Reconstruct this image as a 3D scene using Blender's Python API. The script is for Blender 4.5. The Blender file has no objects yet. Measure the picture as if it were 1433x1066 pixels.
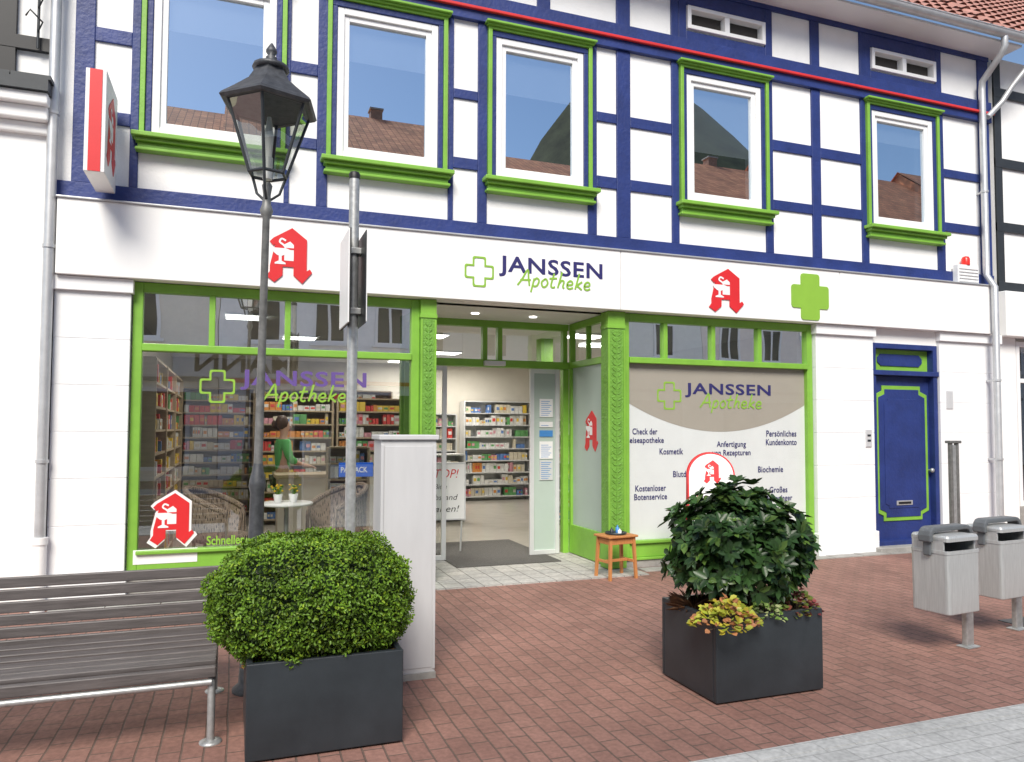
import bpy, math, random
import numpy as np
from mathutils import Vector, Matrix, noise
random.seed(7); rng=np.random.default_rng(7)
scene=bpy.context.scene
rad=math.radians
# ------------------------------------------------------------ camera
F=1050.0; SHY=0.0133
CAM=Vector((0,-7.71,1.6))
RM=Matrix.Rotation(rad(-20.2),3,'Z')@Matrix.Rotation(rad(92.6),3,'X')@Matrix.Rotation(rad(0.2),3,'Z')
cd=bpy.data.cameras.new('camera'); cam=bpy.data.objects.new('camera',cd); scene.collection.objects.link(cam)
cam.matrix_world=Matrix.Translation(CAM)@RM.to_4x4()
cd.sensor_width=36; cd.lens=F/1433*36; cd.shift_y=SHY; cd.clip_end=1000; cd.clip_start=0.05
scene.camera=cam
# survey: measured photo coordinates -> metres on a real plane of the site
def _ray(px,py): return RM@Vector(((px-716.5)/F,(533-py)/F+SHY*1433/F,-1))
def fac(px,py,Y=0.0):
    d=_ray(px,py); t=(Y-CAM.y)/d.y; return (CAM.x+d.x*t, CAM.z+d.z*t)
def fx(px,py,Y=0.0): return fac(px,py,Y)[0]
def fz(px,py,Y=0.0): return fac(px,py,Y)[1]
def gnd(px,py,Z=0.0):
    d=_ray(px,py); t=(Z-CAM.z)/d.z; return (CAM.x+d.x*t, CAM.y+d.y*t)
# ------------------------------------------------------------ world & sun
SUN_EL=44; AZ=203  # azimuth clockwise from +Y
w=bpy.data.worlds.new('World'); scene.world=w; w.use_nodes=True
nt=w.node_tree; bg=nt.nodes['Background']
sky=nt.nodes.new('ShaderNodeTexSky'); sky.sky_type='NISHITA'; sky.sun_disc=False
sky.sun_elevation=rad(SUN_EL); sky.sun_rotation=rad(AZ); sky.air_density=1.0; sky.dust_density=0.4; sky.ozone_density=1.5
nt.links.new(sky.outputs[0],bg.inputs[0]); bg.inputs[1].default_value=0.15
sd=bpy.data.lights.new('sun','SUN'); sd.energy=5.0; sd.angle=rad(28); sd.color=(1,0.94,0.84)
so=bpy.data.objects.new('sun',sd); scene.collection.objects.link(so)
sv=Vector((math.sin(rad(AZ))*math.cos(rad(SUN_EL)),math.cos(rad(AZ))*math.cos(rad(SUN_EL)),math.sin(rad(SUN_EL))))
so.rotation_euler=sv.to_track_quat('Z','Y').to_euler(); so.location=(0,-20,20)
scene.view_settings.view_transform='Standard'; scene.view_settings.look='None'; scene.view_settings.exposure=0
# ------------------------------------------------------------ materials
def mat(name,col,rough=0.6,metal=0.0,var=0.08,scale=4.0,bump=0.0,bscale=60.0,emit=0,spec=0.5,stretch=None):
    m=bpy.data.materials.new(name); m.use_nodes=True; n=m.node_tree; b=n.nodes['Principled BSDF']
    b.inputs['Roughness'].default_value=rough; b.inputs['Metallic'].default_value=metal
    b.inputs['Specular IOR Level'].default_value=spec
    tc=n.nodes.new('ShaderNodeTexCoord')
    src=tc.outputs['Object']
    if stretch:
        mp=n.nodes.new('ShaderNodeMapping'); mp.inputs['Scale'].default_value=stretch
        n.links.new(src,mp.inputs[0]); src=mp.outputs[0]
    nz=n.nodes.new('ShaderNodeTexNoise'); nz.inputs['Scale'].default_value=scale; nz.inputs['Detail'].default_value=6
    nz.inputs['Roughness'].default_value=0.65
    n.links.new(src,nz.inputs['Vector'])
    rp=n.nodes.new('ShaderNodeValToRGB'); rp.color_ramp.elements[0].position=0.3; rp.color_ramp.elements[1].position=0.7
    rp.color_ramp.elements[0].color=(*[c*(1-var) for c in col],1); rp.color_ramp.elements[1].color=(*[min(1,c*(1+var)) for c in col],1)
    n.links.new(nz.outputs[0],rp.inputs[0]); n.links.new(rp.outputs[0],b.inputs['Base Color'])
    if bump:
        n2=n.nodes.new('ShaderNodeTexNoise'); n2.inputs['Scale'].default_value=bscale; n2.inputs['Detail'].default_value=4
        n.links.new(src,n2.inputs['Vector'])
        bp=n.nodes.new('ShaderNodeBump'); bp.inputs['Strength'].default_value=bump; bp.inputs['Distance'].default_value=0.01
        n.links.new(n2.outputs[0],bp.inputs['Height']); n.links.new(bp.outputs[0],b.inputs['Normal'])
    if emit:
        b.inputs['Emission Color'].default_value=(*col,1); b.inputs['Emission Strength'].default_value=emit
    return m
def glassmat(name,base=0.1,k=1.0,tint=(0.93,0.96,0.95),wav=0.0,wscale=1.5,gcol=(0.95,0.97,1)):
    m=bpy.data.materials.new(name); m.use_nodes=True; n=m.node_tree; n.nodes.clear()
    o=n.nodes.new('ShaderNodeOutputMaterial'); mx=n.nodes.new('ShaderNodeMixShader')
    tr=n.nodes.new('ShaderNodeBsdfTransparent'); tr.inputs[0].default_value=(*tint,1)
    gl=n.nodes.new('ShaderNodeBsdfGlossy'); gl.inputs['Roughness'].default_value=0.0; gl.inputs['Color'].default_value=(*gcol,1)
    fr=n.nodes.new('ShaderNodeLayerWeight'); fr.inputs[0].default_value=0.5
    pw=n.nodes.new('ShaderNodeMath'); pw.operation='POWER'; pw.inputs[1].default_value=4.0; n.links.new(fr.outputs['Facing'],pw.inputs[0])
    ma=n.nodes.new('ShaderNodeMath'); ma.operation='MULTIPLY_ADD'; ma.use_clamp=True
    ma.inputs[1].default_value=k*(1-base); ma.inputs[2].default_value=base
    n.links.new(pw.outputs[0],ma.inputs[0]); n.links.new(ma.outputs[0],mx.inputs[0])
    n.links.new(tr.outputs[0],mx.inputs[1]); n.links.new(gl.outputs[0],mx.inputs[2]); n.links.new(mx.outputs[0],o.inputs[0])
    if wav:
        tc=n.nodes.new('ShaderNodeTexCoord'); nz=n.nodes.new('ShaderNodeTexNoise'); nz.inputs['Scale'].default_value=wscale; nz.inputs['Detail'].default_value=0
        bp=n.nodes.new('ShaderNodeBump'); bp.inputs['Strength'].default_value=wav; bp.inputs['Distance'].default_value=0.05
        n.links.new(tc.outputs['Object'],nz.inputs['Vector']); n.links.new(nz.outputs[0],bp.inputs['Height']); n.links.new(bp.outputs[0],gl.inputs['Normal'])
    return m
M={}
M['plaster']=mat('white_plaster',(0.86,0.86,0.85),0.85,var=0.05,scale=1.8,bump=0.3,bscale=40)
M['plaster2']=mat('smooth_white_render',(0.86,0.86,0.85),0.7,var=0.04,scale=1.2,bump=0.08,bscale=60,stretch=(1,1,.5))
M['pillar']=mat('painted_stone',(0.81,0.82,0.83),0.75,var=0.05,scale=2,bump=0.15,bscale=50)
M['blue']=mat('blue_timber_paint',(0.018,0.036,0.165),0.5,var=0.22,scale=3,bump=0.5,bscale=25)
M['red']=mat('red_paint',(0.62,0.03,0.03),0.45,var=0.1)
M['green']=mat('green_paint',(0.20,0.43,0.05),0.45,var=0.12,scale=3,bump=0.15,bscale=30)
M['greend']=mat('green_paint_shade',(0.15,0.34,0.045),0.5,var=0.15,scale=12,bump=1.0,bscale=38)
M['upvc']=mat('white_window_frame',(0.84,0.84,0.84),0.35,var=0.01)
M['zinc']=mat('zinc_pipe',(0.55,0.56,0.57),0.42,metal=0.5,var=0.12,scale=6)
M['steel']=mat('galvanised_steel',(0.45,0.46,0.46),0.45,metal=0.6,var=0.2,scale=25,bump=0.05)
M['brush']=mat('brushed_steel',(0.50,0.51,0.51),0.36,metal=0.35,var=0.12,scale=12,stretch=(8,8,0.5))
M['dark']=mat('dark_metal',(0.035,0.04,0.045),0.45,metal=0.2,var=0.15,scale=8)
M['binfr']=mat('grey_bin_frame',(0.13,0.14,0.15),0.45,metal=0.2,var=0.15,scale=8)
M['lampgrey']=mat('weathered_grey_iron',(0.17,0.17,0.165),0.5,metal=0.3,var=0.3,scale=18,bump=0.1)
M['lampdark']=mat('dark_cast_iron',(0.07,0.073,0.08),0.5,metal=0.3,var=0.4,scale=18,bump=0.2)
M['black']=mat('black',(0.012,0.012,0.013),0.5)
M['anthr']=mat('anthracite_planter',(0.026,0.032,0.038),0.34,var=0.25,scale=3,bump=0.03,bscale=80)
M['cab']=mat('grey_cabinet',(0.54,0.54,0.55),0.5,var=0.09,scale=3,stretch=(1,1,0.2))
M['stone']=mat('grey_stone',(0.32,0.31,0.29),0.8,var=0.2,scale=9,bump=0.3)
M['slat']=mat('bench_slat',(0.105,0.092,0.090),0.45,var=0.35,scale=6,stretch=(0.6,8,8),bump=0.15,bscale=12)
M['wood']=mat('orange_wood',(0.50,0.21,0.07),0.5,var=0.15,scale=8,stretch=(6,6,1))
M['signred']=mat('sign_red',(0.66,0.025,0.03),0.4,var=0.04)
M['signwhite']=mat('sign_white',(0.82,0.82,0.82),0.4,var=0.02)
M['navy']=mat('navy_lettering',(0.025,0.022,0.13),0.5,var=0.03)
M['lime']=mat('lime_lettering',(0.25,0.47,0.05),0.5,var=0.04)
M['purple']=mat('violet_lettering',(0.12,0.07,0.27),0.5,var=0.03)
M['taupe']=mat('taupe_film',(0.34,0.315,0.265),0.55,var=0.03)
M['frost']=mat('frosted_film',(0.64,0.67,0.66),0.6,var=0.03)
M['frostg']=mat('frosted_glass',(0.42,0.50,0.45),0.4,var=0.06,scale=1)
M['alu']=mat('aluminium_frame',(0.68,0.69,0.70),0.4,metal=0.3,var=0.03)
M['floor']=mat('shop_floor',(0.46,0.43,0.38),0.2,var=0.06)
M['ceil']=mat('shop_ceiling',(0.80,0.79,0.76),0.8,var=0.02)
M['inwall']=mat('shop_wall',(0.60,0.57,0.50),0.8,var=0.04)
M['woodlt']=mat('light_wood',(0.40,0.32,0.22),0.5,var=0.12,scale=5,stretch=(1,1,6))
M['lightpanel']=mat('lit_panel',(1,0.97,0.92),0.5,emit=5)
M['blindm']=mat('blind_fabric',(0.85,0.88,0.90),0.8,var=0.03)
M['darkroom']=mat('room_dark',(0.05,0.045,0.04),0.9)
M['mat']=mat('door_mat',(0.09,0.085,0.08),0.95,var=0.3,scale=60,bump=0.6,bscale=150)
M['soil']=mat('bark_mulch',(0.16,0.09,0.045),0.95,var=0.6,scale=40,bump=1,bscale=60)
M['glassup']=glassmat('upper_window_glass',0.68,1.0,(0.85,0.9,0.93),0.012,0.8,gcol=(0.80,0.90,1))
M['glassshop']=glassmat('shop_glass',0.27,1.0,(0.93,0.95,0.94),0.006,1.0)
M['glassside']=glassmat('side_glass',0.06,1.0,(0.93,0.95,0.94))
M['glasstr']=glassmat('transom_glass',0.72,1.0,(0.8,0.86,0.83),0.025,2.0,gcol=(1,1,1))
M['glassfilm']=glassmat('film_glass',0.02,0.6,(1,1,1),0.0)
M['glasslamp']=glassmat('lantern_glass',0.26,0.8,(0.86,0.88,0.84),0.05,6)
M['blue2']=mat('notice_blue',(0.06,0.25,0.6),0.5)
M['paybl']=mat('sign_blue',(0.015,0.12,0.62),0.4)
M['skin']=mat('skin',(0.55,0.33,0.25),0.5,var=0.04); M['hair']=mat('hair',(0.07,0.035,0.02),0.6,var=0.3,scale=60)
M['shirt']=mat('green_shirt',(0.10,0.42,0.12),0.8,var=0.08); M['trous']=mat('dark_trousers',(0.03,0.03,0.04),0.8)
M['yellow']=mat('yellow_petal',(0.80,0.50,0.02),0.6,var=0.15,scale=30)
M['chim']=mat('chimney_brick',(0.30,0.18,0.13),0.9,var=0.3,scale=8)

def attrmat(name,rough=0.5,spec=0.4,trans=0.12):
    m=bpy.data.materials.new(name); m.use_nodes=True; n=m.node_tree; b=n.nodes['Principled BSDF']
    a=n.nodes.new('ShaderNodeAttribute'); a.attribute_name='Col'
    n.links.new(a.outputs['Color'],b.inputs['Base Color']); b.inputs['Roughness'].default_value=rough
    b.inputs['Specular IOR Level'].default_value=spec
    tl=n.nodes.new('ShaderNodeBsdfTranslucent'); n.links.new(a.outputs['Color'],tl.inputs[0])
    mx=n.nodes.new('ShaderNodeMixShader'); mx.inputs[0].default_value=trans
    o=n.nodes['Material Output']; n.links.new(b.outputs[0],mx.inputs[1]); n.links.new(tl.outputs[0],mx.inputs[2]); n.links.new(mx.outputs[0],o.inputs[0])
    return m
M['leaf']=attrmat('box_leaf',0.45,0.4,0.25); M['leafgl']=attrmat('glossy_leaf',0.36,0.35,0.08)

def brickmat(name,c1,c2,cm,bw,bh,mortar,rot90=False,off=0.5,rough=0.85,stain=0.25,bumpd=0.006,warp=0.02):
    m=bpy.data.materials.new(name); m.use_nodes=True; n=m.node_tree; b=n.nodes['Principled BSDF']; b.inputs['Roughness'].default_value=rough
    tc=n.nodes.new('ShaderNodeTexCoord'); mp=n.nodes.new('ShaderNodeMapping')
    if rot90: mp.inputs['Rotation'].default_value=(0,0,rad(90))
    br=n.nodes.new('ShaderNodeTexBrick'); br.offset=off; br.inputs['Scale'].default_value=1
    br.inputs['Color1'].default_value=(*c1,1); br.inputs['Color2'].default_value=(*c2,1); br.inputs['Mortar'].default_value=(*cm,1)
    br.inputs['Mortar Size'].default_value=mortar; br.inputs['Mortar Smooth'].default_value=0.5
    br.inputs['Brick Width'].default_value=bw; br.inputs['Row Height'].default_value=bh
    nw=n.nodes.new('ShaderNodeTexNoise'); nw.inputs['Scale'].default_value=2.5
    va=n.nodes.new('ShaderNodeVectorMath'); va.operation='MULTIPLY_ADD'; va.inputs[1].default_value=(warp,warp,0)
    n.links.new(tc.outputs['Object'],mp.inputs[0]); n.links.new(mp.outputs[0],nw.inputs['Vector'])
    n.links.new(nw.outputs['Color'],va.inputs[0]); n.links.new(mp.outputs[0],va.inputs[2]); n.links.new(va.outputs[0],br.inputs['Vector'])
    nz=n.nodes.new('ShaderNodeTexNoise'); nz.inputs['Scale'].default_value=1.1; nz.inputs['Detail'].default_value=8; nz.inputs['Roughness'].default_value=0.72
    n.links.new(tc.outputs['Object'],nz.inputs['Vector'])
    mr=n.nodes.new('ShaderNodeMapRange'); mr.inputs[1].default_value=0.3; mr.inputs[2].default_value=0.7; mr.inputs[3].default_value=1-stain; mr.inputs[4].default_value=1+stain
    n.links.new(nz.outputs[0],mr.inputs[0])
    mu=n.nodes.new('ShaderNodeMix'); mu.data_type='RGBA'; mu.blend_type='MULTIPLY'; mu.inputs[0].default_value=1
    n.links.new(br.outputs['Color'],mu.inputs[6]); n.links.new(mr.outputs[0],mu.inputs[7])
    ng=n.nodes.new('ShaderNodeTexNoise'); ng.inputs['Scale'].default_value=35; ng.inputs['Detail'].default_value=5
    n.links.new(tc.outputs['Object'],ng.inputs['Vector'])
    mr2=n.nodes.new('ShaderNodeMapRange'); mr2.inputs[1].default_value=0.3; mr2.inputs[2].default_value=0.7; mr2.inputs[3].default_value=.82; mr2.inputs[4].default_value=1.18
    n.links.new(ng.outputs[0],mr2.inputs[0])
    m3=n.nodes.new('ShaderNodeMix'); m3.data_type='RGBA'; m3.blend_type='MULTIPLY'; m3.inputs[0].default_value=1
    n.links.new(mu.outputs[2],m3.inputs[6]); n.links.new(mr2.outputs[0],m3.inputs[7]); n.links.new(m3.outputs[2],b.inputs['Base Color'])
    n3=n.nodes.new('ShaderNodeTexNoise'); n3.inputs['Scale'].default_value=90
    n.links.new(tc.outputs['Object'],n3.inputs['Vector'])
    ad=n.nodes.new('ShaderNodeMath'); ad.operation='MULTIPLY_ADD'; ad.inputs[1].default_value=-1.0
    ns=n.nodes.new('ShaderNodeMath'); ns.operation='MULTIPLY'; ns.inputs[1].default_value=0.3
    n.links.new(n3.outputs[0],ns.inputs[0]); n.links.new(br.outputs['Fac'],ad.inputs[0]); n.links.new(ns.outputs[0],ad.inputs[2])
    bp=n.nodes.new('ShaderNodeBump'); bp.inputs['Distance'].default_value=bumpd; bp.inputs['Strength'].default_value=0.9
    n.links.new(ad.outputs[0],bp.inputs['Height']); n.links.new(bp.outputs[0],b.inputs['Normal'])
    return m
M['pave']=brickmat('red_pavers',(0.285,0.150,0.118),(0.235,0.120,0.094),(0.140,0.092,0.072),0.20,0.105,0.006,rot90=True,stain=.24,bumpd=.004)
M['setts']=brickmat('grey_setts',(0.46,0.46,0.45),(0.42,0.42,0.41),(0.34,0.34,0.33),0.20,0.12,0.004,bumpd=.002)
M['granite']=brickmat('granite_slabs',(0.44,0.42,0.39),(0.38,0.37,0.35),(0.18,0.17,0.16),0.20,0.20,0.006,off=0.0)
M['tile']=mat('clay_roof_tile',(0.40,0.20,0.16),0.75,var=0.3,scale=5)
M['tilebrown']=brickmat('brown_roof_tile',(0.85,0.36,0.17),(0.62,0.24,0.12),(0.25,0.10,0.05),0.25,0.33,0.015,off=0.0,bumpd=0.01,stain=.35)
M['wicker']=brickmat('wicker_weave',(0.50,0.38,0.29),(0.40,0.30,0.22),(0.10,0.07,0.05),0.03,0.012,0.003)

# ------------------------------------------------------------ mesh builder
class MB:
    def __init__(s,*mats): s.v=[];s.f=[];s.m=[];s.sm=[];s.mats=list(mats)
    def mi(s,m):
        if m is None: return 0
        if m not in s.mats: s.mats.append(m)
        return s.mats.index(m)
    def add(s,vs,fs,m=None,smooth=False):
        o=len(s.v); s.v+= [tuple(v) for v in vs]; k=s.mi(m)
        for f in fs: s.f.append([i+o for i in f]); s.m.append(k); s.sm.append(smooth)
    def box(s,x0,x1,y0,y1,z0,z1,m=None):
        if x0>x1:x0,x1=x1,x0
        if y0>y1:y0,y1=y1,y0
        if z0>z1:z0,z1=z1,z0
        s.add([(x0,y0,z0),(x1,y0,z0),(x1,y1,z0),(x0,y1,z0),(x0,y0,z1),(x1,y0,z1),(x1,y1,z1),(x0,y1,z1)],
              [(0,3,2,1),(4,5,6,7),(0,1,5,4),(1,2,6,5),(2,3,7,6),(3,0,4,7)],m)
    def frame(s,x0,x1,z0,z1,wd,y0,y1,m=None):
        s.box(x0,x0+wd,y0,y1,z0,z1,m); s.box(x1-wd,x1,y0,y1,z0,z1,m)
        s.box(x0+wd,x1-wd,y0,y1,z0,z0+wd,m); s.box(x0+wd,x1-wd,y0,y1,z1-wd,z1,m)
    def prism(s,poly,y0,y1,m=None):
        n=len(poly)
        a=sum(poly[i][0]*poly[(i+1)%n][1]-poly[(i+1)%n][0]*poly[i][1] for i in range(n))
        if a<0: poly=poly[::-1]
        vs=[(x,y0,z) for x,z in poly]+[(x,y1,z) for x,z in poly]
        fs=[list(range(n)),list(range(2*n-1,n-1,-1))]+[(i,i+n,(i+1)%n+n,(i+1)%n) for i in range(n)]
        s.add(vs,fs,m)
    def tube(s,pts,r,n=10,m=None,caps=True):
        pts=[Vector(p) for p in pts]; k=len(pts); rs=r if isinstance(r,(list,tuple)) else [r]*k
        vs=[];u=None
        for i,p in enumerate(pts):
            t=(pts[min(i+1,k-1)]-pts[max(i-1,0)]).normalized()
            if u is None:
                ref=Vector((0,0,1)) if abs(t.z)<0.9 else Vector((0,1,0)); u=t.cross(ref).normalized()
            else:
                u=(u-t*u.dot(t)).normalized()
            v=t.cross(u)
            for j in range(n):
                a=2*math.pi*j/n; vs.append(p+(u*math.cos(a)+v*math.sin(a))*rs[i])
        fs=[]
        for i in range(k-1):
            for j in range(n):
                fs.append((i*n+j,(i+1)*n+j,(i+1)*n+(j+1)%n,i*n+(j+1)%n))
        s.add(vs,fs,m,True)
        if caps: s.add(vs[:n],[list(range(n))],m); s.add(vs[-n:],[list(range(n))[::-1]],m)
    def lathe(s,prof,c=(0,0,0),n=20,m=None,smooth=True,a0=0.0,sq=(1,1)):
        vs=[]
        for r,z in prof:
            for j in range(n):
                a=a0+2*math.pi*j/n; vs.append((c[0]+r*math.cos(a)*sq[0],c[1]+r*math.sin(a)*sq[1],c[2]+z))
        fs=[]
        for i in range(len(prof)-1):
            for j in range(n): fs.append((i*n+j,i*n+(j+1)%n,(i+1)*n+(j+1)%n,(i+1)*n+j))
        s.add(vs,fs,m,smooth)
        s.add(vs[:n],[list(range(n))[::-1]],m); s.add(vs[-n:],[list(range(n))],m)
    def obj(s,name,parent=None,bevel=0,label=None,seg=2):
        me=bpy.data.meshes.new(name); me.from_pydata(s.v,[],s.f)
        for mm in s.mats: me.materials.append(mm)
        me.polygons.foreach_set('material_index',s.m); me.polygons.foreach_set('use_smooth',s.sm); me.update()
        ob=bpy.data.objects.new(name,me); scene.collection.objects.link(ob)
        if parent: ob.parent=parent
        if bevel:
            b=ob.modifiers.new('Bevel','BEVEL'); b.width=bevel; b.segments=seg; b.limit_method='ANGLE'; b.angle_limit=rad(40)
        if label: ob['label']=label
        return ob
def thing(name,label,cat,loc=(0,0,0),rot=0,group=None):
    e=bpy.data.objects.new(name,None); scene.collection.objects.link(e); e.location=loc; e.rotation_euler=(0,0,rot)
    e.empty_display_size=0.2; e['label']=label; e['category']=cat
    if group: e['group']=group
    return e
def copy_thing(root,loc,rot=None,label=None):
    def cp(o,par):
        c=o.copy(); scene.collection.objects.link(c); c.parent=par
        for ch in list(o.children): cp(ch,c)
        return c
    c=cp(root,None); c.location=loc
    if rot is not None: c.rotation_euler=(0,0,rot)
    if label: c['label']=label
    return c
def struct(ob,name=None):
    ob['kind']='structure'; return ob
def text_geo(s,bold=0.0,shear=0.0,sp=1.0,ex=0.0,align='CENTER'):
    cu=bpy.data.curves.new('t','FONT'); cu.body=s; cu.size=1; cu.offset=bold; cu.shear=shear; cu.space_character=sp; cu.extrude=ex
    cu.align_x=align; cu.resolution_u=3; cu.space_line=1.0
    ob=bpy.data.objects.new('t',cu); scene.collection.objects.link(ob)
    dg=bpy.context.evaluated_depsgraph_get(); me=bpy.data.meshes.new_from_object(ob.evaluated_get(dg))
    vs=[tuple(v.co) for v in me.vertices]; fs=[list(p.vertices) for p in me.polygons]
    bpy.data.objects.remove(ob); bpy.data.curves.remove(cu); bpy.data.meshes.remove(me)
    return vs,fs
def put_text(mb,s,x0,x1,z0,z1,y,m,depth=0.0,**k):
    vs,fs=text_geo(s,ex=0.01 if depth else 0.0,**k)
    xs=[v[0] for v in vs]; ys=[v[1] for v in vs]; a,b=min(xs),max(xs); c,d=min(ys),max(ys)
    out=[(x0+(v[0]-a)/(b-a)*(x1-x0), y-(v[2]/0.01)*depth/2 if depth else y, z0+(v[1]-c)/(d-c)*(z1-z0)) for v in vs]
    mb.add(out,fs,m)
def cat(pts,sub=5):
    P=[Vector((p[0],p[1],0)) for p in pts]; out=[]
    if len(P)==2: return pts
    P=[P[0]*2-P[1]]+P+[P[-1]*2-P[-2]]
    for i in range(1,len(P)-2):
        for k in range(sub):
            t=k/sub; a,b,c,d=P[i-1:i+3]
            q=0.5*((2*b)+(-a+c)*t+(2*a-5*b+4*c-d)*t*t+(-a+3*b-3*c+d)*t**3); out.append((q.x,q.y))
    out.append((P[-2].x,P[-2].y)); return out
def strokes(mb,strs,T,wd,y,m):
    dy=0
    for st in strs:
        p=[T(*q) for q in cat(st)]; vs=[]; n=len(p)
        for i in range(n):
            a=p[max(i-1,0)]; b=p[min(i+1,n-1)]; dx,dz=b[0]-a[0],b[1]-a[1]; l=math.hypot(dx,dz) or 1
            nx,nz=-dz/l*wd/2,dx/l*wd/2
            vs.append((p[i][0]+nx,y-dy,p[i][1]+nz)); vs.append((p[i][0]-nx,y-dy,p[i][1]-nz))
        mb.add(vs,[(2*i,2*i+1,2*i+3,2*i+2) for i in range(n-1)],m); dy+=0.0002
def apotheke(mb,x0,x1,z0,z1,y,m):
    S=[]; 
    def L(x,*ss):
        for q in ss: S.append([(a+x,b) for a,b in q])
    e=[(0.02,.22),(.26,.28),(.26,.44),(.14,.5),(.02,.34),(.03,.1),(.16,0),(.33,.09)]
    L(0,[(0,0),(.2,.42),(.42,1.0),(.5,.5),(.58,0)],[(.1,.34),(.62,.38)])
    L(.72,[(.06,.5),(-.04,-.38)],[(.04,.34),(.18,.52),(.3,.38),(.24,.08),(.1,0),(.0,.1)])
    L(1.16,[(.14,.5),(.0,.3),(.06,.03),(.2,.02),(.3,.25),(.22,.48),(.12,.5)])
    L(1.6,[(.14,.9),(.06,.4),(.04,.08),(.14,0),(.24,.06)],[(-.08,.56),(.3,.6)])
    L(1.98,[(.14,1.02),(0,0)],[(.03,.24),(.16,.48),(.28,.42),(.25,.1),(.33,.0)])
    L(2.42,e)
    L(2.86,[(.14,1.02),(0,0)],[(.32,.5),(.06,.24)],[(.06,.24),(.2,.12),(.34,-.02)])
    L(3.3,e)
    U=3.65
    strokes(mb,S,lambda u,v:(x0+(u+0.08*v)/U*(x1-x0), z0+(v+.38)/1.4*(z1-z0)),(z1-z0)*0.085,y,m)
APOLY=[(.03,.10),(.20,.0),(.37,.13),(.37,.29),(.60,.29),(.60,.14),(.79,0),(1.0,.21),(.95,.27),(.88,.23),(.88,.80),(.56,1.0),(.17,.80),(.09,.73),(.16,.66),(.21,.68),(.17,.56),(.10,.30),(.10,.19)]
def emblem(mb,x0,x1,z0,z1,y,dep,red,white,outline=False):
    T=lambda u,v:(x0+u*(x1-x0),z0+v*(z1-z0))
    if outline:
        cx,cz=.5,.5; mb.prism([T(cx+(u-cx)*1.14,cz+(v-cz)*1.12) for u,v in APOLY],y-dep*0.5,y,white)
    mb.prism([T(u,v) for u,v in APOLY],y-dep,y,red)
    yy=y-dep-0.0015
    mb.prism([T(u,v) for u,v in [(.40,.40),(.60,.40),(.60,.69),(.52,.75),(.40,.69)]],yy,yy+0.001,white)
    bowl=[(.13,.62),(.50,.62),(.47,.55),(.39,.495),(.345,.48),(.345,.39),(.43,.355),(.43,.33),(.20,.33),(.20,.355),(.285,.39),(.285,.48),(.24,.495),(.16,.55)]
    mb.prism([T(u,v) for u,v in bowl],yy-.0015,yy-.0005,white)
    strokes(mb,[[(.43,.76),(.34,.79),(.30,.73),(.38,.68),(.44,.62)]],T,(x1-x0)*0.04,yy-.002,white)
    mb.prism([T(u,v) for u,v in [(.41,.63),(.60,.63),(.60,.60),(.52,.60)]],yy-.0025,yy-.002,red)
def crosspoly(cx,cz,h,a):
    r=[(-a,-h),(a,-h),(a,-a),(h,-a),(h,a),(a,a),(a,h),(-a,h),(-a,a),(-h,a),(-h,-a),(-a,-a)]
    out=[];n=len(r);c=h*0.12
    for i in range(n):
        p=Vector(r[i]);q0=Vector(r[i-1]);q1=Vector(r[(i+1)%n])
        if i in(2,5,8,11): out.append(p)
        else:
            d0=(q0-p).normalized()*c; d1=(q1-p).normalized()*c
            out+= [p+d0,p+(d0+d1)*0.3,p+d1]
    return [(cx+p.x,cz+p.y) for p in out]
def crossline(mb,cx,cz,h,a,wd,y,m,dep=0.004):
    o=crosspoly(cx,cz,h,a); i_=crosspoly(cx,cz,h-wd,a-wd); n=len(o)
    vs=[(p[0],y-dep,p[1]) for p in o]+[(p[0],y-dep,p[1]) for p in i_]+[(p[0],y,p[1]) for p in o]+[(p[0],y,p[1]) for p in i_]
    fs=[]
    for k in range(n):
        j=(k+1)%n; fs+=[(k,j,n+j,n+k),(k,2*n+k,2*n+j,j),(n+k,n+j,3*n+j,3*n+k)]
    mb.add(vs,fs,m)
def logo(par,W,y,mj,mg,dep=.004,st=.002):
    c=W['cross']; m=MB(mg); crossline(m,(c[0]+c[1])/2,(c[2]+c[3])/2,(c[1]-c[0])/2,(c[1]-c[0])*0.23,(c[1]-c[0])*0.06,y,mg,dep); m.obj('cross_emblem',par)
    j=W['name']; m=MB(mj); put_text(m,'JANSSEN',j[0],j[1],j[2],j[3],y-st/2,mj,bold=0.022,sp=1.08); m.obj('lettering',par)
    a=W['script']; m=MB(mg); apotheke(m,a[0],a[1],a[2],a[3],y-st,mg); m.obj('script_lettering',par)
def pbox(px0,px1,py0,py1,Y):
    xm=(px0+px1)/2; ym=(py0+py1)/2
    return (fx(px0,ym,Y),fx(px1,ym,Y),fz(xm,py1,Y),fz(xm,py0,Y))

# ============================================================ GROUND
g=MB(M['pave']); g.add([(-200,-200,0),(200,-200,0),(200,200,0),(-200,200,0)],[(0,1,2,3)]); struct(g.obj('ground'))
ys=(gnd(1433,1005)[1]+gnd(1100,1052)[1])/2
g=MB(M['setts']); g.add([(-200,ys-9,0.004),(200,ys-9,0.004),(200,ys,0.004),(-200,ys,0.004)],[(0,1,2,3)]); struct(g.obj('road'))
g=MB(M['setts']); g.box(-40,40,ys-0.0,ys+0.10,-0.1,0.007); struct(g.obj('kerb_strip'))
a=gnd(1395,868); b=gnd(1433,893); 
g=MB(M['dark']); g.box(a[0],a[0]+0.7,b[1]-.05,b[1]+0.45,-0.02,0.006); struct(g.obj('drain_cover'))
g=MB(M['stone'])
for i in range(26):
    x=-1.5+i*.45; 
    if 1.9<x<4.3: continue
    g.box(x,x+.44,-.26,-.07,-.05,.008+.003*(i%3))
struct(g.obj('pavement_edge_stones'))

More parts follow.
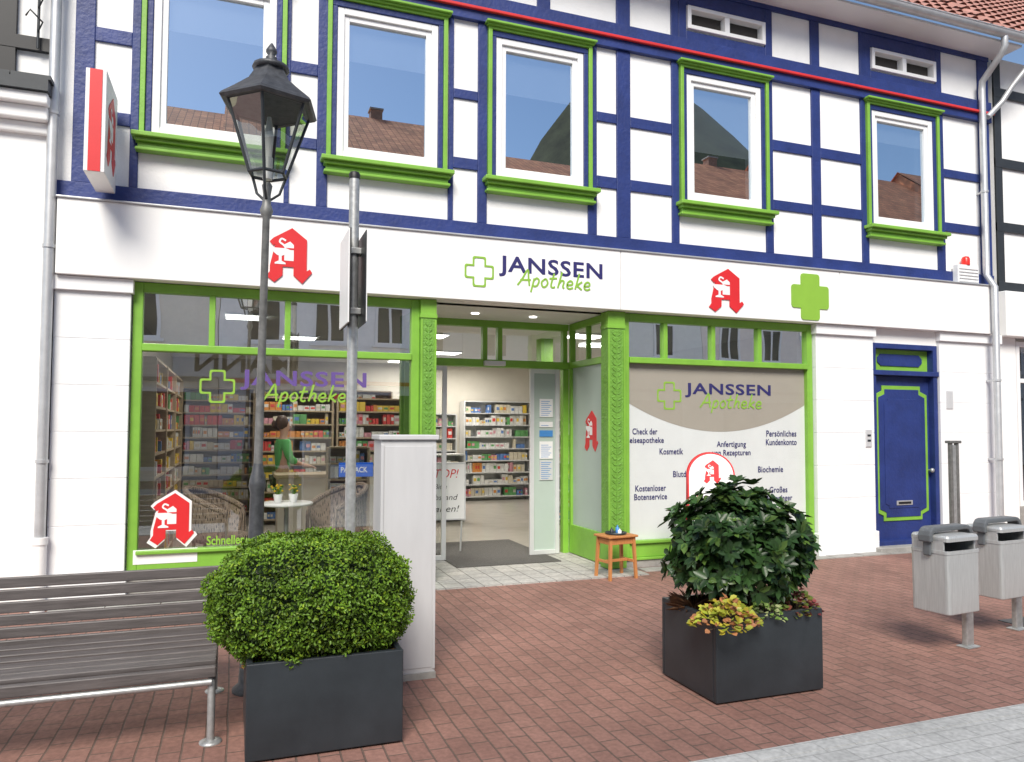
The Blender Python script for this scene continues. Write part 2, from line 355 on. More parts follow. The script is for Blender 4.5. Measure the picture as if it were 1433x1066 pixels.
# ============================================================ PHARMACY BUILDING
B=thing('pharmacy_building','white half-timbered pharmacy with blue timbers and green shop fronts','building')
XL=fx(80,200); XR=fx(1386,300)
Z_FB,Z_FT=2.96,3.64
Z_SB0,Z_SB1=3.66,3.83
Z_R1,Z_R2=4.47,5.23
Z_T0,Z_T1=6.06,6.36
Z_E=7.2
wins=[]
for (a,b,py) in [(214,386,100),(471,612,118),(693,815,150),(959,1063,195),(1218,1303,235)]:
    wins.append((fx(a,py),fx(b,py)))
WZ0,WZ1=4.36,5.93
vents=[(fx(960,40),fx(1068,40)),(fx(1217,93),fx(1306,93))]
VZ0,VZ1=6.50,6.79
def wall_holes(mb,x0,x1,z0,z1,y0,y1,holes,m=None):
    xs=sorted({x0,x1,*[h[0] for h in holes],*[h[1] for h in holes]}); 
    for i in range(len(xs)-1):
        a,b=xs[i],xs[i+1]; mid=(a+b)/2
        hs=sorted([(h[2],h[3]) for h in holes if h[0]<=mid<=h[1]]); z=z0
        for h in hs:
            if h[0]>z: mb.box(a,b,y0,y1,z,h[0],m)
            z=h[1]
        if z<z1: mb.box(a,b,y0,y1,z,z1,m)
wb=MB(M['plaster'])
wall_holes(wb,XL,XR,Z_FB,Z_E,0.0,0.25,[(a+.03,b-.03,WZ0+.03,WZ1-.03) for a,b in wins]+[(a+.03,b-.03,VZ0+.02,VZ1-.02) for a,b in vents])
wb.box(XL,XL+0.2,0.25,8.8,0,Z_E); wb.box(XR-0.2,XR,0.25,8.8,0,Z_E); wb.box(XL,XR,8.8,9,0,Z_E)
wb.obj('wall',B)
wb=MB(M['darkroom']); wb.box(XL+.2,XR-.2,0.25,8.8,3.3,3.4); wb.box(XL+.2,XR-.2,2.5,2.6,3.4,7.1); wb.obj('upper_floor',B)
tb=MB(M['blue'])
def hbeam(x0,x1,z0,z1,p=0.030): tb.box(x0,x1,-p,0.02,z0,z1)
def post(px0,px1,py,z0,z1,p=0.026):
    a,b=fx(px0,py),fx(px1,py); tb.box(a,b,-p,0.02,z0,z1); return a,b
hbeam(XL,XR,Z_SB0,Z_SB1,0.034); hbeam(XL,XR,Z_T0,Z_T1,0.06); hbeam(XL,XR,6.98,Z_E,0.034)
posts=[(103,131,150),(184,196,120),(400,407,80),(444,459,140),(627,634,160),(668,681,165),(822,834,190),(862,881,190),(939,949,210),(1070,1080,210),(1135,1147,225),(1204,1213,240),(1309,1319,245),(1370,1384,260)]
PX=[]
for a,b,c in posts: PX.append(post(a,b,c,Z_SB1,Z_T0))
def rail(i,j,z,h=0.125):
    x0=PX[i][1]; x1=PX[j][0]; tb.box(x0,x1,-0.022,0.02,z-h/2+random.uniform(-.012,.012),z+h/2+random.uniform(-.012,.012))
for z in (Z_R1,Z_R2): 
    for i,j in [(0,1),(2,3),(4,5),(6,7),(7,8),(9,10),(10,11),(12,13)]: rail(i,j,z)
for i,p in enumerate(PX):
    if i in (1,2,4,6,9,12): continue
    tb.box(p[0],p[1],-0.026,0.02,Z_T1,6.98)
for a,b in vents:
    tb.box(a-.12,a-.01,-0.024,0.02,Z_T1,6.98); tb.box(b+.01,b+.12,-0.024,0.02,Z_T1,6.98); tb.box(a-.01,b+.01,-.022,.02,Z_T1,VZ0-.02); tb.box(a-.01,b+.01,-.022,.02,VZ1+.02,6.98)
for px in (300,530,760): 
    x=fx(px,30); tb.box(x-.08,x+.08,-0.026,0.02,Z_T1,6.98)
for k,(a,b) in enumerate(wins):
    q=.055; tb.box(a-q,a-.001,-.045,.0,WZ0-.03,WZ1); tb.box(b+.001,b+q,-.045,.0,WZ0-.03,WZ1); tb.box(a-q,b+q,-.045,.0,WZ1+.001,WZ1+.065)
tb.obj('timber_frame',B,bevel=0.006)
rb=MB(M['red']); rb.box(XL-.02,XR+.02,-0.10,-0.06,6.165,6.20); rb.obj('red_moulding',B,bevel=0.008)
for k,(a,b) in enumerate(wins):
    wm=MB(M['upvc']); wm.frame(a,b,WZ0,WZ1,0.07,-0.03,0.10); wm.frame(a+.07,b-.07,WZ0+.07,WZ1-.07,0.055,-0.005,0.07)
    W=wm.obj('window',B,bevel=0.006)
    gm=MB(M['glassup']); gm.add([(a+.12,.03,WZ0+.12),(b-.12,.03,WZ0+.12),(b-.12,.03,WZ1-.12),(a+.12,.03,WZ1-.12)],[(0,1,2,3)]); gm.obj('glass',W)
    t=MB(M['green']); q=0.055; r_=.045
    t.box(a-q-r_,a-q,-0.07,0.0,WZ0-.03,WZ1+.065); t.box(b+q,b+q+r_,-0.07,0.0,WZ0-.03,WZ1+.065)
    t.box(a-q-r_,b+q+r_,-0.07,0.0,WZ1+.065,WZ1+.095); t.box(a-q-.06,b+q+.06,-0.10,0.0,WZ1+.095,WZ1+.115); t.box(a-q-.08,b+q+.08,-0.13,0.0,WZ1+.115,WZ1+.14)
    t.obj('surround',W,bevel=0.005)
    s=MB(M['green']); q=.075
    s.box(a-q-.08,b+q+.08,-0.17,0.0,WZ0-.075,WZ0-.03); s.box(a-q-.05,b+q+.05,-0.13,0.0,WZ0-.11,WZ0-.075); s.box(a-q-.03,b+q+.03,-0.09,0.0,WZ0-.16,WZ0-.11); s.box(a-q-.05,b+q+.05,-0.11,0.0,WZ0-.19,WZ0-.16)
    s.obj('sill',W,bevel=0.008)
    bl=MB(M['blindm']); h={0:.42,1:.42,2:.48,3:.80,4:.30}[k]
    n=int(h/0.025)
    for i in range(n):
        z=WZ1-.1-i*.025; bl.add([(a+.1,.075,z),(b-.1,.075,z),(b-.1,.088,z-.024),(a+.1,.088,z-.024)],[(0,1,2,3)])
    bl.obj('blind',W)
for a,b in vents:
    v=MB(M['upvc']); n=2
    v.frame(a,b,VZ0,VZ1,0.05,-0.05,0.06); wd=(b-a)/n
    for i in range(1,n): v.box(a+wd*i-.035,a+wd*i+.035,-0.045,0.06,VZ0+.05,VZ1-.05)
    W=v.obj('vent_window',B,bevel=0.005)
    d=MB(M['darkroom']); d.add([(a,.05,VZ0),(b,.05,VZ0),(b,.05,VZ1),(a,.05,VZ1)],[(0,1,2,3)]); d.obj('glass',W)
def pantile(x0,x1,y0,z0,y1,z1,m,pitch=0.22,row=0.33):
    L=math.hypot(y1-y0,z1-z0); rows=int(L/row); ux=(y1-y0)/L; uz=(z1-z0)/L; nx=int((x1-x0)/pitch)*6
    vs=[];fs=[]
    prof=[0.0,0.35,0.85,1.0,0.8,0.3]
    for r in range(rows):
        for e in (0,1):
            s_=(r+e)*row+ (0.03 if e else 0); lift=0.045*(1-e)
            for i in range(nx+1):
                h=prof[i%6]*0.045+lift
                vs.append((x0+(x1-x0)*i/nx, y0+ux*s_-uz*h, z0+uz*s_+ux*h))
        o=r*2*(nx+1)
        for i in range(nx): fs.append((o+i,o+i+1,o+nx+1+i+1,o+nx+1+i))
    o=len(vs)
    for i in range(nx+1):
        h=prof[i%6]*0.045+.045; vs.append((x0+(x1-x0)*i/nx,y0-uz*(h-.04),z0+ux*(h-.04)))
    for i in range(nx): fs.append((o+i,o+i+1,i+1,i))
    mb=MB(m); mb.add(vs,fs,m,False)
    return mb
EY=-0.42; ze=fz(1300,36,EY)+.09
rf=pantile(XL-.1,XR+.15,EY,ze+.03,4.5,ze+.03+4.9*0.95,M['tile'])
rf.add([(XL-.1,EY,ze),(XR+.15,EY,ze),(XR+.15,4.5,ze+4.67),(XL-.1,4.5,ze+4.67)],[(0,1,2,3)],M['upvc'])
rf.add([(XL-.1,9.4,ze),(XR+.15,9.4,ze),(XR+.15,4.5,ze+4.7),(XL-.1,4.5,ze+4.7)],[(0,1,2,3)],M['tile'])
RF=rf.obj('roof',B)
ev=MB(M['upvc']); ev.box(XL-.1,XR+.15,EY,0.0,ze-.06,ze-.03); ev.obj('eave_board',RF)
gt=MB(M['zinc'])
n=12; vs=[];
for x in (XL-.15,XR+.25):
    for rr in (0.075,0.068):
        for j in range(n+1):
            a=math.pi+math.pi*j/n; vs.append((x,EY-.07+rr*math.cos(a),ze+.04+rr*math.sin(a)))
k=n+1; fs=[(j,j+1,2*k+j+1,2*k+j) for j in range(n)]+[(k+j,3*k+j,3*k+j+1,k+j+1) for j in range(n)]
gt.add(vs,fs,None,True); gt.tube([(XL-.15,EY-.145,ze+.045),(XR+.25,EY-.145,ze+.045)],0.009,8)
gt.obj('gutter',RF)
def downpipe(par,pts,r=0.045,clips=()):
    d=MB(M['zinc']); d.tube(pts,r,14)
    for z,x,y in clips: d.tube([(x,y,z-.015),(x,y,z+.015)],r+.009,14); d.box(x-.01,x+.01,y,0.0,z-.012,z+.012)
    return d.obj('downpipe',par)
xr=fx(1381,400,-.12); 
downpipe(B,[(xr-.02,EY-.07,ze-.02),(xr-.02,EY-.07,ze-.15),(xr-.02,EY-.02,ze-.24),(xr,-.24,ze-.40),(xr,-.13,ze-.50),(xr,-.12,ze-.62),(xr,-.12,3.8),(xr+.02,-.22,3.62),(xr+.02,-.22,0.3)],clips=[(5.0,xr,-.12),(1.2,xr+.02,-.22),(2.3,xr+.02,-.22)])
xl=fx(74,170,-.12)
downpipe(B,[(xl,-.12,7.0),(xl,-.12,3.9),(xl,-.12,0.62)],clips=[(4.4,xl,-.12),(3.2,xl,-.12),(1.3,xl,-.12),(5.6,xl,-.12)])
d=MB(M['plaster2']); d.tube([(xl,-.12,0.0),(xl,-.12,.62)],0.058,14); d.tube([(xl,-.12,.58),(xl,-.12,.64)],0.066,14); d.obj('standpipe',B)
FY=-0.15; xfl=fx(78,340,FY); xfr=fx(1392,440,FY)
fb=MB(M['plaster2'])
xj=fx(869,400,FY); xj2=fx(1176,420,FY)
for a,b in [(xfl,xj-.003),(xj+.003,xj2-.003),(xj2+.003,xfr)]: fb.box(a,b,FY,0.0,Z_FB,Z_FT)
fb.box(xfl-.01,xfr+.01,FY-.02,0.0,Z_FT,Z_FT+.018,M['zinc'])
FA=fb.obj('fascia',B,bevel=0.006)
logo(FA,{'cross':pbox(650,691,359,401,FY),'name':pbox(698,843,363,392,FY),'script':pbox(724,826,380,411,FY)},FY-.002,M['navy'],M['lime'])
for q in [(371,437,319,396),(990,1040,376,437)]:
    e=MB(M['signred']); p=pbox(*q,FY); emblem(e,*p,FY-.002,0.012,M['signred'],M['signwhite']); e.obj('pharmacy_emblem',FA)
p=pbox(1107,1159,385,446,FY); e=MB(M['lime']); e.prism(crosspoly((p[0]+p[1])/2,(p[2]+p[3])/2,(p[1]-p[0])/2,(p[1]-p[0])*.25),FY-.012,FY-.001); e.obj('green_cross',FA)
def pillar(x0,x1,y0=-0.06,capital=True):
    m=MB(M['pillar']); zs=[0.0,.30,.72,1.14,1.56,1.98,2.40,2.82]
    m.box(x0+.006,x1-.006,y0+.004,0.3,0,2.955)
    for i in range(len(zs)-1): m.box(x0,x1,y0,0.2,zs[i]+.002,zs[i+1]-.002)
    m.box(x0-.02,x1+.02,y0-.03,0.1,0,.28)
    if capital: m.box(x0-.02,x1+.02,y0-.04,0.1,2.83,2.955)
    return m.obj('pillar',B,bevel=0.004)
x180=fx(180,600); x1137=fx(1139,620); x1220=fx(1219,620); x1312=fx(1312,620)
pillar(fx(70,600,-.06),x180); pillar(x1137,x1220); pillar(x1312,XR+.02)
xg=fx(586,600)
zt=fz(380,492); zb=fz(300,768)
def shopwin(x0,x1,mull,zbot,zb,zt,ztop,Y=0.0):
    m=MB(M['green']); f=0.085
    m.box(x0,x0+f,Y,Y+.1,zbot,ztop); m.box(x1-f,x1,Y,Y+.1,zbot,ztop)
    m.box(x0+f,x1-f,Y,Y+.1,ztop-.09,ztop); m.box(x0+f,x1-f,Y,Y+.1,zbot,zb)
    m.box(x0+f,x1-f,Y-.02,Y+.1,zt-.035,zt+.035)
    for x in mull: m.box(x-.028,x+.028,Y+.003,Y+.09,zt+.035,ztop-.09)
    m.box(x0+f-.01,x1-f+.01,Y-.035,Y+.05,zb-.02,zb+.015); m.box(x0-.01,x1+.01,Y-.03,Y+.1,zbot-.03,zbot)
    W=m.obj('shop_window',B,bevel=0.007)
    s=MB(M['stone']); s.box(x0,x1,Y-.01,Y+.25,0,zbot-.03); s.obj('plinth',W,bevel=.005)
    return W
W1=shopwin(x180+.01,xg,[fx(297,445),fx(403,450),fx(494,455)],.26,zb,zt,2.955)
gl=MB(M['glassshop']); a,b=x180+.09,xg-.08
gl.add([(a,.05,zb),(b,.05,zb),(b,.05,zt),(a,.05,zt)],[(0,1,2,3)]); gl.obj('glass',W1)
gl=MB(M['glasstr']); gl.add([(a,.05,zt),(b,.05,zt),(b,.05,2.88),(a,.05,2.88)],[(0,1,2,3)]); gl.obj('transom_glass',W1)
logo(W1,{'cross':pbox(279,329,516,565,.04),'name':pbox(336,513,519,547,.04),'script':pbox(368,484,538,570,.04)},.046,M['purple'],M['lime'])
e=MB(M['signred']); emblem(e,*pbox(208,272,690,762,.03),.046,0.01,M['signred'],M['signwhite'],True); e.obj('pharmacy_emblem',W1)
e=MB(M['signwhite']); p=pbox(186,276,768,788,-.004); e.box(p[0],p[1],-.004,-.001,p[2],p[3]); e.obj('notice_strip',W1)
lt=MB(M['lime']); q=pbox(289,342,749,762,.03); put_text(lt,'Schneller',*q,.04,M['lime'],bold=.02); lt.obj('lettering',W1)
xc2=fx(872,600); 
zb2=fz(1000,752); zt2=fz(1000,508)
W2=shopwin(xc2,x1137-.005,[fx(932,475),fx(999,480),fx(1064,484)],.12,zb2,zt2,2.955)
a,b=xc2+.08,x1137-.085
fm=MB(M['frost']); fm.add([(a,.062,zb2),(b,.062,zb2),(b,.062,zt2),(a,.062,zt2)],[(0,1,2,3)]); 
zc0=fz(876,562); zc1=fz(1000,604); N=28; vs=[]
for i in range(N+1):
    t=i/N; z=zc1+(zc0-zc1)*(2*t-1)**2; x=a+(b-a)*t; vs+=[(x,.0600,z),(x,.0600,zt2)]
fm.add(vs,[(2*i,2*i+2,2*i+3,2*i+1) for i in range(N)],M['taupe']); fm.obj('printed_film',W2)
gl=MB(M['glassfilm']); gl.add([(a,.04,zb2),(b,.04,zb2),(b,.04,zt2),(a,.04,zt2)],[(0,1,2,3)]); gl.obj('glass',W2)
gl=MB(M['glasstr']); gl.add([(a,.05,zt2),(b,.05,zt2),(b,.05,2.88),(a,.05,2.88)],[(0,1,2,3)]); gl.obj('transom_glass',W2)
logo(W2,{'cross':pbox(920,954,534,573,.05),'name':pbox(959,1079,537,557,.05),'script':pbox(980,1066,551,578,.05)},.0575,M['navy'],M['lime'],dep=.001,st=.002)
for s_,cx,cy,wd in [('Check der',903,604,35),('Reiseapotheke',903,616.5,53),('Kosmetik',940,632,33),('Anfertigung',1024,622,41),('von Rezepturen',1024,634,54),
    ('Persönliches',1094,607,42),('Kundenkonto',1094,619,43),('Biochemie',1079,657,35),('Blutdruck',960,663.5,35),('Kostenloser',911,683.5,43),('Botenservice',911,695.5,46),('Großes',1090,685.5,25),('Warenlager',1090,697.5,39)]:
    desc=any(c in s_ for c in 'gp'); q=pbox(cx-wd/2,cx+wd/2,cy-4.8,cy+(5.6 if desc else 3.8),.05); lt=MB(M['navy']); put_text(lt,s_,*q,.0575,M['navy'],bold=.016,sp=1.04); lt.obj('lettering',W2)
def column(x0,x1):
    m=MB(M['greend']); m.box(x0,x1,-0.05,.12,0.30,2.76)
    m.box(x0-.008,x1+.008,-0.06,.12,0.02,.30,M['green']); m.box(x0-.008,x1+.008,-0.06,.12,2.76,2.80,M['green']); m.box(x0,x1,-0.055,.12,2.80,2.955,M['green'])
    m.box(x0,x0+.022,-0.062,-.05,.32,2.74,M['green']); m.box(x1-.022,x1,-0.062,-.05,.32,2.74,M['green'])
    xc=(x0+x1)/2; z=.36; hw=(x1-x0)/2-.045; k=0
    m.box(xc-.006,xc+.006,-.058,-.05,.34,2.72)
    while z<2.68:
        for s_ in (-1,1): m.tube([(xc,-.050,z),(xc+s_*hw*.55,-.055,z+.018),(xc+s_*hw*.9,-.052,z+.045),(xc+s_*hw*.5,-.050,z+.052)],[.003,.006,.005,.003],5)
        z+=.062+.006*(k%3); k+=1
    return m.obj('column',B,bevel=0.004)
xcl=fx(608,600); xcr0=fx(848,600)
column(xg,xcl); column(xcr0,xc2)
RY=1.15; xi0=xcl-.02; xi1=xcr0+.06
en=MB(M['green'])
ex0,ex1=xi0-.1,xi1
zh=2.42
en.box(ex0,ex1,RY,RY+.1,2.87,2.955); en.box(ex0,ex1,RY-.03,RY+.12,zh-.05,zh+.04)
for x in (ex0,ex1-.08,fx(676,480,RY),fx(697,480,RY)): en.box(x,x+.06,RY+.002,RY+.09,zh+.04,2.87)
en.box(ex1-.08,ex1,RY+.003,RY+.1,0,zh-.05); en.box(ex0,ex0+.06,RY+.003,RY+.1,0,zh-.05)
for y in (0.12,RY-.06): en.box(xi1,xi1+.07,y,y+.06,0.02,2.955)
en.box(xi1+.003,xi1+.067,.18,RY-.06,2.87,2.955); en.box(xi1+.003,xi1+.067,.18,RY-.06,zh-.04,zh+.04); en.box(xi1+.003,xi1+.067,.18,RY-.06,.02,.38)
en.box(xi1+.003,xi1+.067,.62,.66,zh+.04,2.87)
for y in (0.12,RY-.06): en.box(xi0-.07,xi0,y,y+.06,0.02,2.955)
en.box(xi0-.067,xi0-.003,.18,RY-.06,2.87,2.955); en.box(xi0-.067,xi0-.003,.18,RY-.06,.02,.30); en.box(xi0-.067,xi0-.003,.18,RY-.06,zh-.04,zh+.04)
EN=en.obj('entrance_frame',B,bevel=.005)
c=MB(M['ceil']); c.box(xi0-.07,xi1+.07,.12,RY,2.96,3.0); c.obj('soffit',EN)
for px,py in ((665,438),(746,443)):
    x,y=gnd(px,py,2.96); y=min(max(y,.3),.95); sl=MB(M['lightpanel']); sl.lathe([(.045,-.006),(.045,.0)],(x,y,2.957),16); sl.obj('spot_lamp',EN)
gs=MB(M['glassshop']); gs.add([(ex0,RY+.05,zh),(ex1,RY+.05,zh),(ex1,RY+.05,2.88),(ex0,RY+.05,2.88)],[(0,1,2,3)]); gs.obj('transom_glass',EN)
gs=MB(M['glassside']); gs.add([(xi0-.03,.15,.3),(xi0-.03,RY,.3),(xi0-.03,RY,2.9),(xi0-.03,.15,2.9)],[(0,1,2,3)]); gs.obj('side_glass',EN)
gs=MB(M['glassside']); gs.add([(xi1+.03,.15,zh),(xi1+.03,RY,zh),(xi1+.03,RY,2.9),(xi1+.03,.15,2.9)],[(0,1,2,3)]); gs.obj('side_glass',EN)
gs=MB(M['frostg']); gs.box(xi1+.03,xi1+.04,.17,RY-.05,.37,zh-.03); gs.obj('frosted_pane',EN)
e=MB(M['signred']); emblem(e,-.19,.19,0,.50,0,.004,M['signred'],M['signwhite'])
zc=fz(812,632,.5); eo=e.obj('pharmacy_emblem',EN); eo.location=(xi1+.028,.56,zc); eo.rotation_euler=(0,0,rad(-90))
s=MB(M['alu']); xs_=fx(690,511,RY); s.box(xs_-.14,xs_+.14,RY-.09,RY-.03,zh-.04,zh+.02); s.obj('door_sensor',EN,bevel=.01)
def leaf(x0,x1,y,full=True,posters=False):
    m=MB(M['alu']); m.frame(x0,x1,.02,zh-.06,.055,y,y+.04); L=m.obj('sliding_door',B,bevel=.004)
    gm=MB(M['frostg'] if posters else M['glassside'])
    gm.add([(x0+.05,y+.02,.07),(x1-.05,y+.02,.07),(x1-.05,y+.02,zh-.1),(x0+.05,y+.02,zh-.1)],[(0,1,2,3)]); gm.obj('glass',L)
    if posters:
        cx=(x0+x1)/2+.02
        for z0,z1,mm in ((1.75,1.98,M['signwhite']),(1.62,1.69,M['signwhite']),(1.5,1.58,M['blue2']),(1.22,1.44,M['signwhite']),(.95,1.2,M['alu'])):
            pp=MB(mm); pp.box(cx-.09,cx+.09,y+.008,y+.018,z0,z1,mm); 
            for r in range(int((z1-z0)/.025)-1): pp.box(cx-.07,cx+.03+.04*((r*7)%3)/2,y+.006,y+.0075,z0+.02+r*.025,z0+.026+r*.025,M['blue2'])
            pp.obj('notice',L)
    return L
leaf(fx(742,640,RY-.05),fx(783,640,RY-.05),RY-.05,posters=True)
leaf(fx(590,640,RY-.05),fx(625,640,RY-.05),RY-.05)
g=MB(M['granite']); g.box(xi0-.05,xi1+.25,-.42,RY+.1,-.05,.012); struct(g.obj('pavement'))
DX0,DX1=x1220+.01,x1312-.01; zd=fz(1266,482)
dm=MB(M['blue'])
dm.frame(DX0,DX1,.06,zd,.07,-.03,.14); dm.box(DX0-.01,DX1+.01,-.05,.16,2.335,2.40)
DF=dm.obj('door_frame',B,bevel=.006)
wb=MB(M['plaster2']); wb.box(DX0-.01,DX1+.01,-.02,.25,zd,2.958); wb.box(DX0-.01,DX1+.01,.15,.25,2.40,zd); wb.obj('door_lintel',B)
s=MB(M['stone']); s.box(DX0-.05,DX1+.05,-.18,.2,0,.07); s.obj('doorstep',B,bevel=.01)
d=MB(M['blue']); d.box(DX0+.07,DX1-.07,.06,.11,.07,2.33)
def octo(x0,x1,z0,z1,c): return [(x0+c,z0),(x1-c,z0),(x1-c,z0+c*.6),(x1,z0+c),(x1,z1-c),(x1-c,z1-c*.6),(x1-c,z1),(x0+c,z1),(x0+c,z1-c*.6),(x0,z1-c),(x0,z0+c),(x0+c,z0+c*.6)]
px0,px1=DX0+.12,DX1-.12
d.prism(octo(px0,px1,.38,2.2,.12),.045,.06,M['green']); d.prism(octo(px0+.05,px1-.05,.43,2.15,.11),.036,.045)
d.prism(octo(px0+.14,px1-.14,.55,2.02,.06),.028,.036)
D=d.obj('door',B,bevel=.004)
t=MB(M['green']); t.box(DX0+.07,DX1-.07,.07,.11,2.40,zd-.07)
xm=(DX0+DX1)/2; t.prism([(xm-.40,2.52),(xm-.34,2.47),(xm+.34,2.47),(xm+.40,2.52),(xm+.40,2.58),(xm+.34,2.63),(xm-.34,2.63),(xm-.40,2.58)],.055,.07,M['blue']); t.obj('door_transom',B,bevel=.003)
h=MB(M['zinc']); h.box(xm-.14,xm+.14,.02,.027,.59,.65); h.box(xm-.11,xm+.11,.014,.02,.605,.635,M['black']); h.obj('letter_slot',D)
h=MB(M['steel']); h.lathe([(.012,0),(.012,.05),(.03,.06),(.03,.08),(.015,.09)],(0,0,0),14); ho=h.obj('handle',D); ho.rotation_euler=(rad(90),0,0); ho.location=(DX1-.11,.058,1.05)
h=MB(M['alu']); q=pbox(1211,1219,601,625,-.06); h.box(q[0],q[1],-.075,-.062,q[2],q[3]); 
for zz in (.3,.6): h.box(q[0]+.02,q[1]-.02,-.08,-.075,q[2]+zz*(q[3]-q[2]),q[2]+(zz+.12)*(q[3]-q[2]),M['dark'])
h.obj('door_bell',B,bevel=.003)
h=MB(M['alu']); q=pbox(1324,1333,547,572,-.06); h.box(q[0],q[1],-.07,-.062,q[2],q[3]); h.obj('plaque',B,bevel=.003)
# ------------- interior
fl=MB(M['floor']); fl.box(XL+.2,XR-.2,.26,8.8,-.05,.010); FLo=fl.obj('shop_floor',B)
cl=MB(M['ceil']); cl.box(XL+.2,XR-.2,RY+.12,8.8,3.0,3.05); cl.box(XL+.2,xi0-.08,.12,RY+.12,3.0,3.05); cl.box(xi1+.08,XR-.2,.12,RY+.12,3.0,3.05); cl.obj('shop_ceiling',B)
iw=MB(M['inwall']); iw.box(-1.25,-1.2,.3,8.6,0,3.0); iw.box(-1.2,8,8.5,8.55,0,3.0); iw.box(7.4,7.45,.3,8.5,0,3); iw.obj('interior_wall',B)
gp=MB(M['green']); gp.box(4.42,4.62,3.0,3.2,0,3.0); gp.obj('interior_pillar',B)
for (x,y,en_) in ((0.1,2.2,22),(0.9,4.2,26),(2.7,3.2,28),(3.6,5.6,36),(4.9,2.4,20),(4.6,7.3,36),(3.2,7.6,30)):
    L=thing('ceiling_lamp','square lit ceiling lamp in the shop ceiling','lamp',(x,y,2.995),group='ceiling lamps in the shop')
    m=MB(M['lightpanel']); m.box(-.24,.24,-.24,.24,-.02,-.004); m.frame(-.26,.26,-.001,0,.02,-.26,.26,M['alu']); m.obj('lamp_panel',L)
    ld=bpy.data.lights.new('ceiling_light','AREA'); ld.energy=en_; ld.size=.5; ld.color=(1,.95,.87); lo=bpy.data.objects.new('ceiling_light',ld); scene.collection.objects.link(lo); lo.location=(x,y,2.95)
PM=[mat('carton_%s'%n,c,.5,var=.12,scale=20) for n,c in (('white',(.65,.65,.63)),('yellow',(.70,.50,.07)),('red',(.58,.06,.05)),('green',(.12,.33,.12)),('blue',(.10,.20,.45)),('orange',(.62,.25,.06)),('cream',(.58,.53,.42)),('pink',(.58,.28,.33)))]
def shelving(name,label,loc,rot,wd,ht,rows,dep=.35,weights=None,z0=.1,rack='woodlt'):
    T=thing(name,label,'shelf',loc,rot)
    m=MB(M[rack]); m.box(0,wd,dep-.02,dep,0,ht); m.box(0,.03,0,dep-.02,0,ht); m.box(wd-.03,wd,0,dep-.02,0,ht)
    hs=[z0+(ht-z0)*i/rows for i in range(rows+1)]
    for z in hs: m.box(.03,wd-.03,0.01,dep-.02,z-.012,z+.012)
    m.obj('rack',T)
    p=MB(*PM)
    for z in hs[:-1]:
        x=.05
        while x<wd-.12:
            w_=random.uniform(.04,.11); h=random.uniform(.35,.8)*(ht-z0)/rows
            mm=random.choices(PM,weights or [6,4,3,2,2,2,3,1])[0]
            if random.random()>.12:
                k=random.randint(1,4)
                for _ in range(k):
                    if x+w_>wd-.05: break
                    d0=random.uniform(.02,.08); p.box(x,x+w_-.008,d0,d0+.14,z+.013,z+.013+h,mm); 
                    if random.random()<.6: p.box(x+w_*.15,x+w_*.8,d0-.002,d0,z+.013+h*.35,z+.013+h*.7,random.choice(PM))
                    x+=w_
            else: x+=w_
    o=p.obj('product_stock',T); o['kind']='stuff'
for i in range(3): shelving('shop_shelf','wooden side shelf packed with yellow and red medicine cartons',(-.75 ,.55+i*1.35,0),rad(90),1.3,2.3,9,weights=[5,6,5,1,1,2,2,1])
for i in range(3): shelving('shop_shelf','wooden back wall shelf with rows of small medicine packages',(-.9+i*1.25,6.6,0),0,1.22,2.3,10,weights=[7,4,3,2,1,2,4,1])
WT=[9,0.6,.5,1.5,2.5,.6,5,1.5]
shelving('shop_shelf','white free standing shelf with toiletries inside the shop',(3.2,7.6,0),0,1.2,1.9,7,weights=WT,rack='alu')
shelving('shop_shelf','white free standing shelf with toiletries inside the shop',(5.05,3.9,0),rad(-75),1.5,1.75,7,weights=WT,rack='alu')
shelving('shop_shelf','white free standing shelf with toiletries inside the shop',(4.7,8.1,0),0,1.6,2.2,8,weights=WT,rack='alu')
shelving('display_rack','low white display rack with leaflets inside the entrance',(3.05,4.6,0),rad(12),.7,1.15,5,weights=WT,rack='alu')
for i in range(2): shelving('shop_shelf','wooden shelf of small bottles behind the counter',(.3+i*1.3,5.2,0),0,1.25,2.1,9,weights=[6,3,3,3,1,2,4,2])
def counter(x,y,wd,label):
    T=thing('shop_counter',label,'counter',(x,y,0)); m=MB(M['inwall']); m.box(0,wd,0,.5,0,.92); m.obj('base',T,bevel=.01)
    m=MB(M['woodlt']); m.box(-.04,wd+.04,-.05,.55,.92,.97); m.obj('top',T,bevel=.008)
counter(.55,2.9,1.1,'pale sales counter with a wooden top'); counter(2.0,4.2,.8,'pale sales counter beside the entrance')
shelving('display_rack','low display rack with leaflets and packages beside the counter',(1.1,2.2,0),rad(-12),.55,1.35,6,.25,weights=[8,2,1,3,3,1,3,1])
def skinmesh(name,par,verts,edges,m,sub=2,root=0):
    me=bpy.data.meshes.new(name); me.from_pydata([v[:3] for v in verts],edges,[]); ob=bpy.data.objects.new(name,me); scene.collection.objects.link(ob)
    ob.parent=par; sk=ob.modifiers.new('Skin','SKIN'); sk.use_smooth_shade=True
    for i,v in enumerate(verts):
        r=v[3]; me.skin_vertices[0].data[i].radius=r if isinstance(r,tuple) else (r,r)
    me.skin_vertices[0].data[root].use_root=True
    ss=ob.modifiers.new('Sub','SUBSURF'); ss.levels=sub; ss.render_levels=sub; me.materials.append(m); return ob
PXx=fx(396,620,3.7)
P=thing('person','person with dark tied hair in green shirt behind the counter','person',(PXx,3.7,0),rad(100))
V=[(0,0,.95,(.15,.10)),(0,0,1.12,(.13,.09)),(0,0,1.32,(.16,.10)),(0,.0,1.43,.07),(0,-.01,1.50,.048),(0,-.02,1.58,(.068,.08)),(0,-.015,1.66,(.072,.085)),(0,-.01,1.72,.055)]
